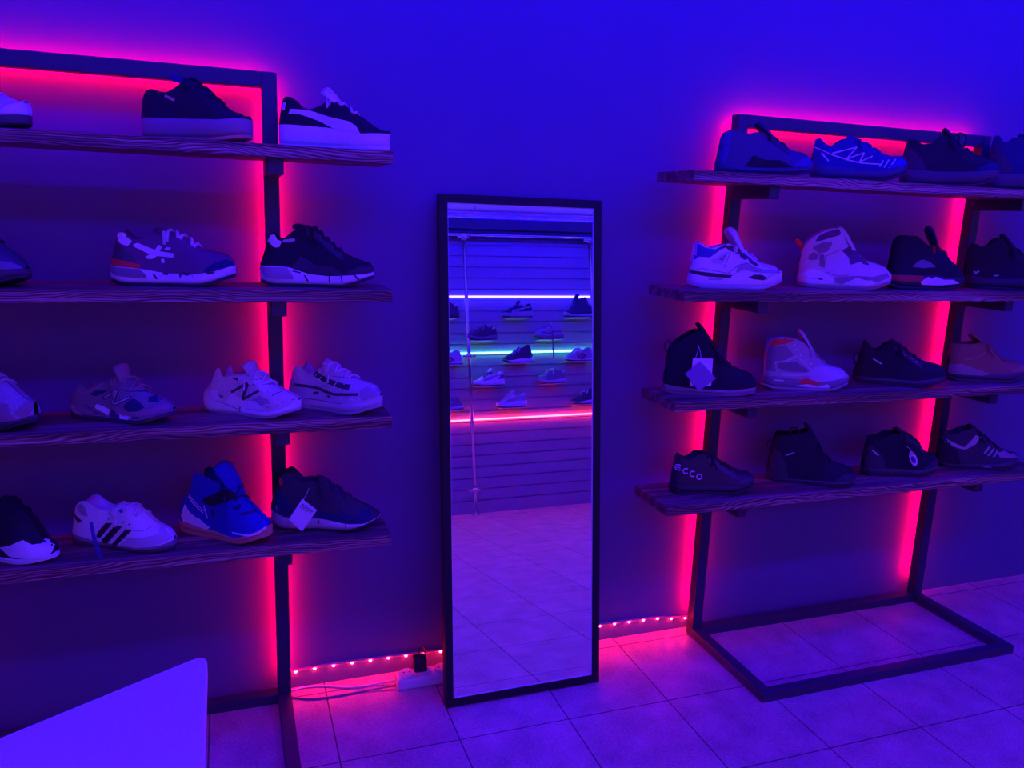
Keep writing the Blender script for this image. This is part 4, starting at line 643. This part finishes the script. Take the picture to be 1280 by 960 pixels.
A_ = 'leather'; W_ = 'mesh'
LOOK = {
'L1a': (dict(upper='white', mid='white', out=.07, outc='dark', tongue='white', laces='white', lining='grey', gen=dict(mudguard='lgrey')), 'low_top_sneaker', 'white low sneaker cut off by the photo edge, top shelf of left rack'),
'L1b': (dict(bow=False, upper='black', fin='suede', mid='taupe', out=.03, outc='gum', tongue='navy', laces='black', lining='navy', gen=dict(eye='black'), pc={'label': ('gold', A_)}), 'low_top_sneaker', 'black suede sneaker with thick taupe sole and gold side lettering on the top shelf'),
'L1c': (dict(bow=False, upper='black', fin='suede', mid='white', out=.03, outc='white', spring=.02, tongue='white', laces='white', lining='white', pc={'side_strip': ('white', A_), 'heel_tab': ('white', A_)}), 'low_top_sneaker', 'black sneaker with curved white side strip and flat white sole, end of top shelf'),
'L2a': (dict(upper='dark', mid='dark', outc='black', laces='black', gen=dict(toe='mgrey', mudguard='mgrey')), 'running_shoe', 'dark shoe cut off by the photo edge, second shelf of the left rack'),
'L2b': (dict(bow=False, upper='plum', fin='suede', mid='white', out=.03, outc='black', tongue='plum', laces='white', lr=.0042, lining='dark', gen=dict(toe='navy'), pc={'heel_tab': ('white', A_), 'heel_counter': ('dark', A_), 'heel_stripe': ('red', 'rubber'), 'emblem': ('white', A_), 'emblem_dot': ('white', A_), 'heel_unit': ('mgrey', 'rubber'), 'print': ('black', 'rubber')}), 'running_shoe', 'taupe trainer with white cross emblem, white laces and red heel stripe'),
'L2c': (dict(upper='black', fin='suede', mid='white', out=.03, outc='black', tongue='black', laces='black', lining='dark', gen=dict(toe='dark', eye='dark', mudguard='dark'), pc={'heel_tab': ('white', A_), 'pull_tab': ('lgrey', A_), 'heel_unit': ('grey', 'rubber'), 'print': ('black', 'rubber')}), 'running_shoe', 'black trainer with white heel tab and printed white sole, beside the rack post'),
'L3a': (dict(upper='grey', fin='mesh', mid='dark', outc='black', tongue='dark', laces='lgrey', lining='black', pc={'toe_overlay': ('taupe', 'suede')}), 'running_shoe', 'dark and taupe trainer cut off by the photo edge, third shelf of left rack'),
'L3b': (dict(upper='mgrey', fin='mesh', mid='mgrey', out=.035, outc='dark', tongue='taupe', laces='taupe', lining='black', gen={}, pc={'collar_edge': ('taupe', 'suede'), 'collar_window': ('navy', W_), 'logo_outline': ('navy', A_), 'logo': ('lgrey', A_), 'mesh_window': ('navy', W_), 'toe_overlay': ('taupe', 'suede'), 'arch_notch': ('navy', 'rubber'), 'midsole_insert': ('white', 'rubber'), 'toe_bumper': ('white', 'rubber'), 'heel_edge': ('grey', 'rubber'), 'seam': ('navy', A_)}), 'running_shoe', 'chunky taupe trainer with outlined letter N and padded tongue sticking up'),
'L3c': (dict(upper='cream', fin='mesh', mid='white', out=.02, outc='grey', tongue='lgrey', laces='white', lining='dark', gen=dict(toe='cream', eye='white', heel='white', mudguard='white'), pc={'logo': ('dark', A_), 'logo_core': ('white', A_), 'overlay_panel': ('grey', W_), 'heel_band': ('mgrey', A_), 'collar_detail': ('dark', A_), 'seam': ('mgrey', A_), 'tread_gap': ('dark', 'rubber')}), 'running_shoe', 'chunky white trainer with letter N, left of the silver trainer'),
'L3d': (dict(upper='lgrey', fin='mesh', mid='lgrey', out=.03, outc='grey', tongue='lgrey', laces='silver', lining='mgrey', gen={}, pc={'side_stripe': ('dark', A_), 'toe_overlay': ('grey', 'suede'), 'eyelet_backing': ('dark', W_), 'reflective_bar': ('white', A_), 'side_vent': ('dark', A_), 'seam': ('mgrey', A_)}), 'running_shoe', 'silver mesh trainer with reflective eyelet ladder at the shelf end'),  # dark mesh band behind the reflective eyelet bars
'L4a': (dict(upper='black', fin='mesh', mid='white', out=.03, outc='white', tongue='black', laces='black', lining='black', pc={'toe_cap': ('white', A_), 'side_stripe': ('black', A_)}), 'low_top_sneaker', 'black and white sneaker cut off by the photo edge, lowest shelf of left rack'),
'L4b': (dict(upper='white', mid='mgrey', out=.03, outc='dark', spring=.02, tongue='white', laces='white', lining='grey', nl=6, pc={'side_stripe': ('black', A_), 'heel_tab': ('black', A_), 'toe_overlay': ('lgrey', 'suede'), 'tongue_patch': ('blue', A_), 'eyelet': ('dark', A_), 'seam': ('grey', A_), 'heel_window': ('grey', W_)}), 'low_top_sneaker', 'white low sneaker with three black side stripes and dark sole'),
'L4c': (dict(upper='blue', fin='mesh', mid='gum', out=.04, outc='gum', tongue='blue', laces='navy', lining='navy', pc={'heel_clip': ('white', 'rubber'), 'foxing_line': ('white', 'rubber'), 'ribbing': ('silver', A_), 'lace_strap': ('black', W_), 'dark_blotch': ('navy', W_), 'bead': ('white', A_), 'heel_stitch': ('silver', A_)}), 'basketball_shoe', 'blue basketball high-top with orange gum sole and white heel clip'),  # navy blotches on the blue knit
'L4d': (dict(upper='dark', fin='mesh', mid='lgrey', out=.025, outc='black', tongue='dark', laces='dark', lining='dark', gen=dict(heel='navy', mudguard='navy'), pc={'heel_unit': ('grey', 'rubber'), 'heel_patch': ('red', A_), 'toe_overlay': ('navy', 'suede'), 'print': ('black', 'rubber')}), 'running_shoe', 'dark patterned trainer with grey sole and white tag at the shelf end'),
'R1a': (dict(upper='navy', fin='leather', mid='navy', outc='black', tongue='navy', laces='black', gen=dict(toe='deep', eye='black', mudguard='black'), pc={'heel_panel': ('deep', A_)}), 'high_top_sneaker', 'dark blue high-top with glossy heel, first shoe on top shelf of right rack'),
'R1b': (dict(upper='deep', fin='mesh', mid='navy', outc='black', tongue='deep', laces='deep', lining='navy', gen=dict(toe='blue'), pc={'line_pattern': ('silver', A_)}), 'running_shoe', 'blue trainer with thin silver zigzag lines on the top shelf'),
'R1c': (dict(upper='black', fin='mesh', mid='dark', outc='black', laces='black', gen=dict(toe='navy', heel='dark')), 'running_shoe', 'black trainer with looped laces standing up above the top bar'),
'R1d': (dict(upper='navy', fin='mesh', mid='dark', outc='black', laces='black', gen=dict(toe='dark', heel='dark')), 'running_shoe', 'dark trainer cut off by the right photo edge on the top shelf'),
'R2a': (dict(upper='white', mid='white', out=.03, outc='lgrey', tongue='white', laces='white', lining='grey', nl=6, pc={'midsole_wedge': ('black', 'rubber'), 'eyestay': ('dark', A_), 'seam': ('mgrey', A_), 'toe_seam': ('mgrey', A_), 'side_wing': ('lgrey', 'rubber'), 'wing_mesh': ('mgrey', W_), 'heel_panel': ('blue', A_), 'toe_overlay': ('grey', 'suede'), 'midsole_panel': ('grey', 'rubber')}), 'basketball_shoe', 'white mid sneaker with grey overlays, blue collar and side wing'),
'R2b': (dict(upper='cream', fin='suede', mid='cream', out=.03, outc='taupe', tongue='cream', laces='olive', lining='dark', heelpull='red', pc={'collar_panel': ('plum', W_), 'ankle_panel': ('taupe', W_), 'seam': ('taupe', A_), 'sole_band': ('taupe', 'rubber'), 'midsole_insert': ('white', 'rubber'), 'air_slot': ('dark', 'rubber'), 'lace_guard': ('plum', 'suede')}), 'basketball_shoe', 'cream high-top with red heel pull tab and olive cut-outs'),
'R2c': (dict(upper='black', fin='suede', mid='black', out=.035, outc='black', tongue='navy', laces='dred', lining='black', pc={'midsole_insert': ('dred', 'rubber'), 'sole_wave': ('white', 'rubber'), 'mesh_window': ('mgrey', W_)}), 'basketball_shoe', 'black high-top with red and white sole and red lace loops'),
'R2d': (dict(upper='black', fin='mesh', mid='black', outc='black', laces='black', pc={'logo': ('lgrey', A_)}), 'low_top_sneaker', 'plain black shoe at the right end of the second shelf'),
'R3a': (dict(upper='black', fin='suede', mid='taupe', out=.02, outc='taupe', tongue='black', laces='black', lining='black', spring=.03, gen=dict(toe='black', heel='black')), 'ankle_boot', 'black ankle boot with pull loop behind two square tags'),
'R3b': (dict(upper='grey', mid='mgrey', out=.03, outc='grey', tongue='lgrey', laces='grey', lining='red', pc={'collar_panel': ('red', A_), 'mesh_window': ('mgrey', W_), 'midsole_insert': ('red', 'rubber'), 'heel_panel': ('mgrey', A_), 'window_frame': ('lgrey', A_), 'toe_overlay': ('lgrey', 'suede'), 'sole_wave': ('white', 'rubber'), 'print': ('silver', 'rubber'), 'eyelet': ('silver', A_)}), 'basketball_shoe', 'pale grey high-top with red collar and netted side window'),
'R3c': (dict(upper='black', fin='mesh', mid='dark', outc='black', laces='black', loop=1, loopc='black', gen=dict(toe='black', eye='dark'), pc={'label': ('lgrey', A_), 'eyelet': ('silver', 'reflect')}), 'running_shoe', 'black trainer with heel loop and light side label on the third shelf'),
'R3d': (dict(upper='brown', fin='suede', mid='dark', out=.03, outc='dark', tongue='brown', laces='brown', lining='dred', gen=dict(toe='tan'), pc={'midsole_insert': ('taupe', 'rubber'), 'seam': ('tan', A_)}), 'hiking_shoe', 'brown suede hiking shoe at the right end of the third shelf'),
'R4a': (dict(upper='black', fin='leather', mid='black', outc='black', laces='black', gen=dict(toe='dark', eye='dark')), 'walking_shoe', 'black low shoe with large light letters on its heel, leftmost on the lowest shelf'),
'R4b': (dict(upper='black', fin='mesh', mid='dark', outc='black', laces='black', lining='black', gen=dict(toe='dark', heel='dark'), pc={'logo': ('lgrey', A_)}), 'hiking_boot', 'black high boot with two loops at the collar on the lowest shelf'),
'R4c': (dict(upper='black', fin='suede', mid='dark', outc='black', laces='black', gen=dict(toe='dark', heel='dark', eye='dark'), pc={'label': ('lgrey', A_)}), 'hiking_shoe', 'black low hiking shoe carrying an oval tag on the lowest shelf'),
'R4d': (dict(upper='dark', fin='mesh', mid='dark', outc='black', tongue='black', laces='black', lining='black', gen=dict(heel='black'), pc={'collar_panel': ('grey', A_), 'lace_cage': ('grey', A_), 'toe_overlay': ('taupe', 'rubber'), 'sole_accent': ('grey', 'rubber')}), 'hiking_shoe', 'dark trail shoe with grey collar band and lattice side straps'),
}
ROOTS = {}
SPEC['L4c']['tt'] = .10; SPEC['L4c']['tw'] = 1.7; SPEC['R2a']['tt'] = .10; SPEC['R2a']['tw'] = 1.6; SPEC['L1c']['tt'] = .10; SPEC['L1c']['tw'] = 1.3; SPEC['L3b']['tt'] = .07; SPEC['L3c']['tt'] = .07; SPEC['R2b']['tt'] = .06; SPEC['R2c']['tt'] = .06
for key, (look, nm, lab) in LOOK.items():
    S = SPEC[key]; x, y, th, L = S['p']
    cat = 'boot' if 'boot' in nm else 'shoe'
    grp = ('shoes on the left rack' if key[0] == 'L' else 'shoes on the right rack')
    ROOTS[key] = build_shoe(nm, S, (x, y, S['z']), th, L, look, lab, cat, grp)

# extra loop at the collar of the high boot
rb, _ = ROOTS['R4b']; L = .295
tubes('collar_loop', [(smoothpath([((.25-.5)*L, 0, .55*L), ((.22-.5)*L, 0, .60*L), ((.27-.5)*L, 0, .63*L), ((.32-.5)*L, 0, .60*L), ((.31-.5)*L, 0, .53*L)], 4), .004)], cm('dark', 'mesh'), rb, 6)

# ECCO lettering on the heel of the low black shoe
root, sp = ROOTS['R4a']; L = SPEC['R4a']['p'][3]
def letter_arc(cx, cz, r, a0, a1, n=10):
    return [(cx+r*cos(radians(lerp(a0, a1, i/n))), cz+r*sin(radians(lerp(a0, a1, i/n)))) for i in range(n+1)]
def stroke(pts, w=.004):
    out = []
    q = [sp(a, b, -1, .0016) for a, b in pts]; q = [p for p in q if p is not None]
    return (q, w*L) if len(q) > 1 else None
lst = []
rr = .030; zc = .30
def slope(s): return .30 - (s-.08)*.42
for i, ch in enumerate('ECCO'):
    cx = .065+i*.079; cz = slope(cx)
    if ch == 'O': lst.append(stroke(letter_arc(cx, cz, rr, 0, 360, 16), .0072))
    else:
        lst.append(stroke(letter_arc(cx, cz, rr, 45, 315, 12), .0072))
        if ch == 'E': lst.append(stroke([(cx-rr, cz), (cx, cz), (cx+rr*.6, cz)], .0072))
tubes('heel_lettering', [l for l in lst if l], cm('silver', 'rubber'), root, 5)

# ------------------------------------------------------------------ hang tags and ribbon
M_CARD = surf('white_card', (.74, .72, .74), .6, 200, .02, .03); M_CARD2 = surf('violet_card', (.24, .14, .34), .6, 200, .02, .03)
M_INK = surf('dark_ink', (.05, .04, .08), .6, 90, .01, .02); M_STRING = surf('tag_string', (.6, .6, .62), .7, 90, .02, .05)
def slab(name, pts, t, mat, parent, org):
    """flat card from its four or more corners (world), thickness t towards +y"""
    n = len(pts); V = [Vector(p)-Vector(org) for p in pts]+[Vector(p)+Vector((0, t, 0))-Vector(org) for p in pts]
    Fc = [tuple(range(n)), tuple(range(n, 2*n))[::-1]]+[(i, n+i, n+(i+1) % n, (i+1) % n) for i in range(n)]
    return link(name, V, Fc, mat, parent)
def hang_tag(pts, mat, label, string_to, lines=0, name='price_tag', group=None):
    org = Vector(pts[0]); c = sum((Vector(p) for p in pts), Vector())/len(pts)
    t = empty(name, org); tag(t, label, 'tag', group)
    card = slab('card', pts, .0012, mat, t, org)
    top = max(pts, key=lambda p: p[2]); hp = Vector(top)*.86+c*.14+Vector((0, -.0006, 0))
    tubes('string', [(smoothpath([hp-org, (hp+Vector(string_to))/2-org+Vector((.002, -.003, .002)), Vector(string_to)-org], 5), .0008)], M_STRING, t, 5)
    return t, card, org
hang_tag([(1.063, -.268, 1.053), (1.136, -.262, 1.049), (1.138, -.262, .966), (1.060, -.268, .968)], M_CARD, 'white square tag hanging on the black ankle boot, the rear of two', (1.105, -.225, 1.085), name='hang_tag')
hang_tag([(1.036, -.2745, 1.009), (1.085, -.2745, 1.045), (1.145, -.2745, .991), (1.088, -.2745, .953)], M_CARD2, 'violet tag turned on its corner in front of the black ankle boot', (1.105, -.225, 1.085), name='hang_tag')
t, card, org = hang_tag([(-.076, -.271, .711), (-.039, -.271, .677), (-.078, -.267, .619), (-.111, -.267, .656)], M_CARD, 'white tag turned on its corner hanging on the dark patterned trainer', (-.055, -.225, .722), name='hang_tag')
# printed lines on that tag, near its upper right edge
u = (Vector((-.039, -.271, .677))-Vector((-.076, -.271, .711))); v = (Vector((-.111, -.267, .656))-Vector((-.076, -.271, .711)))
for f, l0, l1, th_ in ((.16, .12, .85, .0022), (.24, .12, .8, .0012), (.30, .12, .6, .0012)):
    a = Vector((-.076, -.271, .711))+v*f+u*l0-org+Vector((0, -.0006, 0)); b = Vector((-.076, -.271, .711))+v*f+u*l1-org+Vector((0, -.0006, 0))
    tubes('printed_line', [([a, (a+b)/2, b], th_*.5)], M_INK, card, 5)
# oval tag on the black hiking shoe
cx, cz = 1.982, .675; pts = [(cx+.020*cos(a)*cos(.35)+.026*sin(a)*sin(.35)*-1, -.262, cz+.020*cos(a)*-.35+.026*sin(a)) for a in [2*pi*k/20 for k in range(20)]]
t, card, org = hang_tag(pts, M_CARD, 'oval white tag with yellow top hanging on the black low hiking shoe', (1.968, -.235, .715), name='hang_tag')
inn = [(cx+(p[0]-cx)*.62, -.2625, cz-.003+(p[2]-cz)*.5) for p in pts]
slab('printed_centre', inn, .0006, surf('dark_print', (.07, .06, .12), .6, 90, .01, .02), card, org)
yl = [(cx+(p[0]-cx)*.8, -.2625, cz+(p[2]-cz)*.92) for p in pts if p[2] > cz+.012]
slab('yellow_band', yl, .0006, surf('yellow_print', (.6, .5, .08), .6, 90, .01, .02), card, org)
# blue ribbon on the striped sneaker
rp_ = [(-.574, -.262, .690), (-.567, -.262, .692), (-.562, -.272, .660), (-.549, -.268, .60), (-.560, -.268, .60), (-.570, -.272, .655)]
t = empty('ribbon', rp_[0]); tag(t, 'blue ribbon hanging down the side of the three-striped white sneaker', 'ribbon')
slab('band', rp_, .0012, surf('blue_ribbon', (.02, .03, .22), .6, 120, .1, .1), t, rp_[0])

# ------------------------------------------------------------------ shoes on the slatted wall (seen in the mirror)
OPP = [ # x0, x1, z, profile, look, label
(1.29, 1.55, 1.610, 'L2c', dict(upper='dark', mid='dark', laces='black'), 'dark shoe at the left mirror edge, highest row on the slatted wall'),
(1.93, 2.19, 1.610, 'L1c', dict(upper='navy', fin='suede', mid='grey', laces='grey'), 'dark blue low shoe, highest row in the middle of the mirror'),
(2.49, 2.75, 1.610, 'L4c', dict(upper='navy', mid='lgrey', laces='black'), 'dark high shoe with pale sole, highest row at the right of the mirror'),
(1.61, 1.87, 1.425, 'L2b', dict(upper='dark', mid='mgrey', laces='grey'), 'dark trainer above the green strip, beside the chrome pole'),
(2.20, 2.48, 1.425, 'L3d', dict(upper='grey', mid='mgrey', laces='mgrey'), 'grey trainer above the green strip with a ribbon hanging down'),
(1.29, 1.57, 1.233, 'L4b', dict(upper='lgrey', mid='white', laces='white', gen=dict(toe='grey')), 'light sneaker in front of the green strip at the left mirror edge'),
(1.91, 2.18, 1.233, 'L4d', dict(upper='dark', mid='white', laces='white', gen=dict(eye='mgrey')), 'dark trainer with white sole just below the green strip, mid mirror'),
(2.47, 2.75, 1.233, 'L4b', dict(upper='grey', mid='white', laces='lgrey', gen=dict(eye='white')), 'grey sneaker in front of the green strip at the right mirror edge'),
(1.64, 1.93, 1.048, 'L1c', dict(upper='white', mid='white', laces='dark', gen=dict(toe='white', eye='mgrey', heel='mgrey')), 'white and grey sneaker midway between green and red strips, beside the pole'),
(2.20, 2.49, 1.048, 'L2b', dict(upper='mgrey', mid='lgrey', laces='white', outc='dred', gen=dict(toe='grey')), 'grey trainer with white laces midway between green and red strips, right side'),
(1.28, 1.56, .862, 'L3c', dict(upper='mgrey', mid='lgrey', laces='lgrey', gen=dict(toe='lgrey')), 'grey trainer just above the red strip at the left mirror edge'),
(1.83, 2.12, .862, 'L1c', dict(upper='lgrey', mid='white', laces='white', gen=dict(toe='white', heel='grey')), 'pale sneaker just above the red strip in the middle of the mirror'),
(2.51, 2.79, .862, 'L4d', dict(upper='dark', mid='white', laces='white'), 'dark sneaker with white laces just above the red strip at the right'),
]
for x0, x1, z, pk, look, lab in OPP:
    S = dict(SPEC[pk]); S['pt'] = [(n_, q) for n_, q in S['pt'] if n_ in ('side_strip', 'side_stripe', 'logo', 'heel_tab')]
    lk = dict(look); lk['pc'] = {'side_strip': ('grey', A_), 'side_stripe': ('dark', A_), 'logo': ('grey', A_), 'heel_tab': ('lgrey', A_)}; lk.setdefault('gen', {})
    nm = 'high_top_sneaker' if pk == 'L4c' else 'low_top_sneaker' if pk in ('L1c', 'L4b') else 'running_shoe'
    xc = (x0+x1)/2
    build_shoe(nm, S, (xc, YF+.082, z), pi, .272, lk, lab, 'shoe', 'shoes on the slatted wall')
    led = box('shoe_ledge', (xc-.10, xc+.10, YF+.0005, YF+.125, z-.005, z-.0005), M_ACR, None, .001)
    tag(led, 'clear ledge holding the '+' '.join(lab.replace(',', '').split()[:12]), 'shelf', 'shoe ledges on the slatted wall')
t = empty('ribbon', (2.345, -4.10, 1.425)); tag(t, 'dark ribbon hanging over the green strip from the grey trainer', 'ribbon')
box('band', (-.008, .008, -.001, .001, -.16, .07), surf('purple_ribbon', (.25, .08, .2), .6, 120, .1, .1), t)
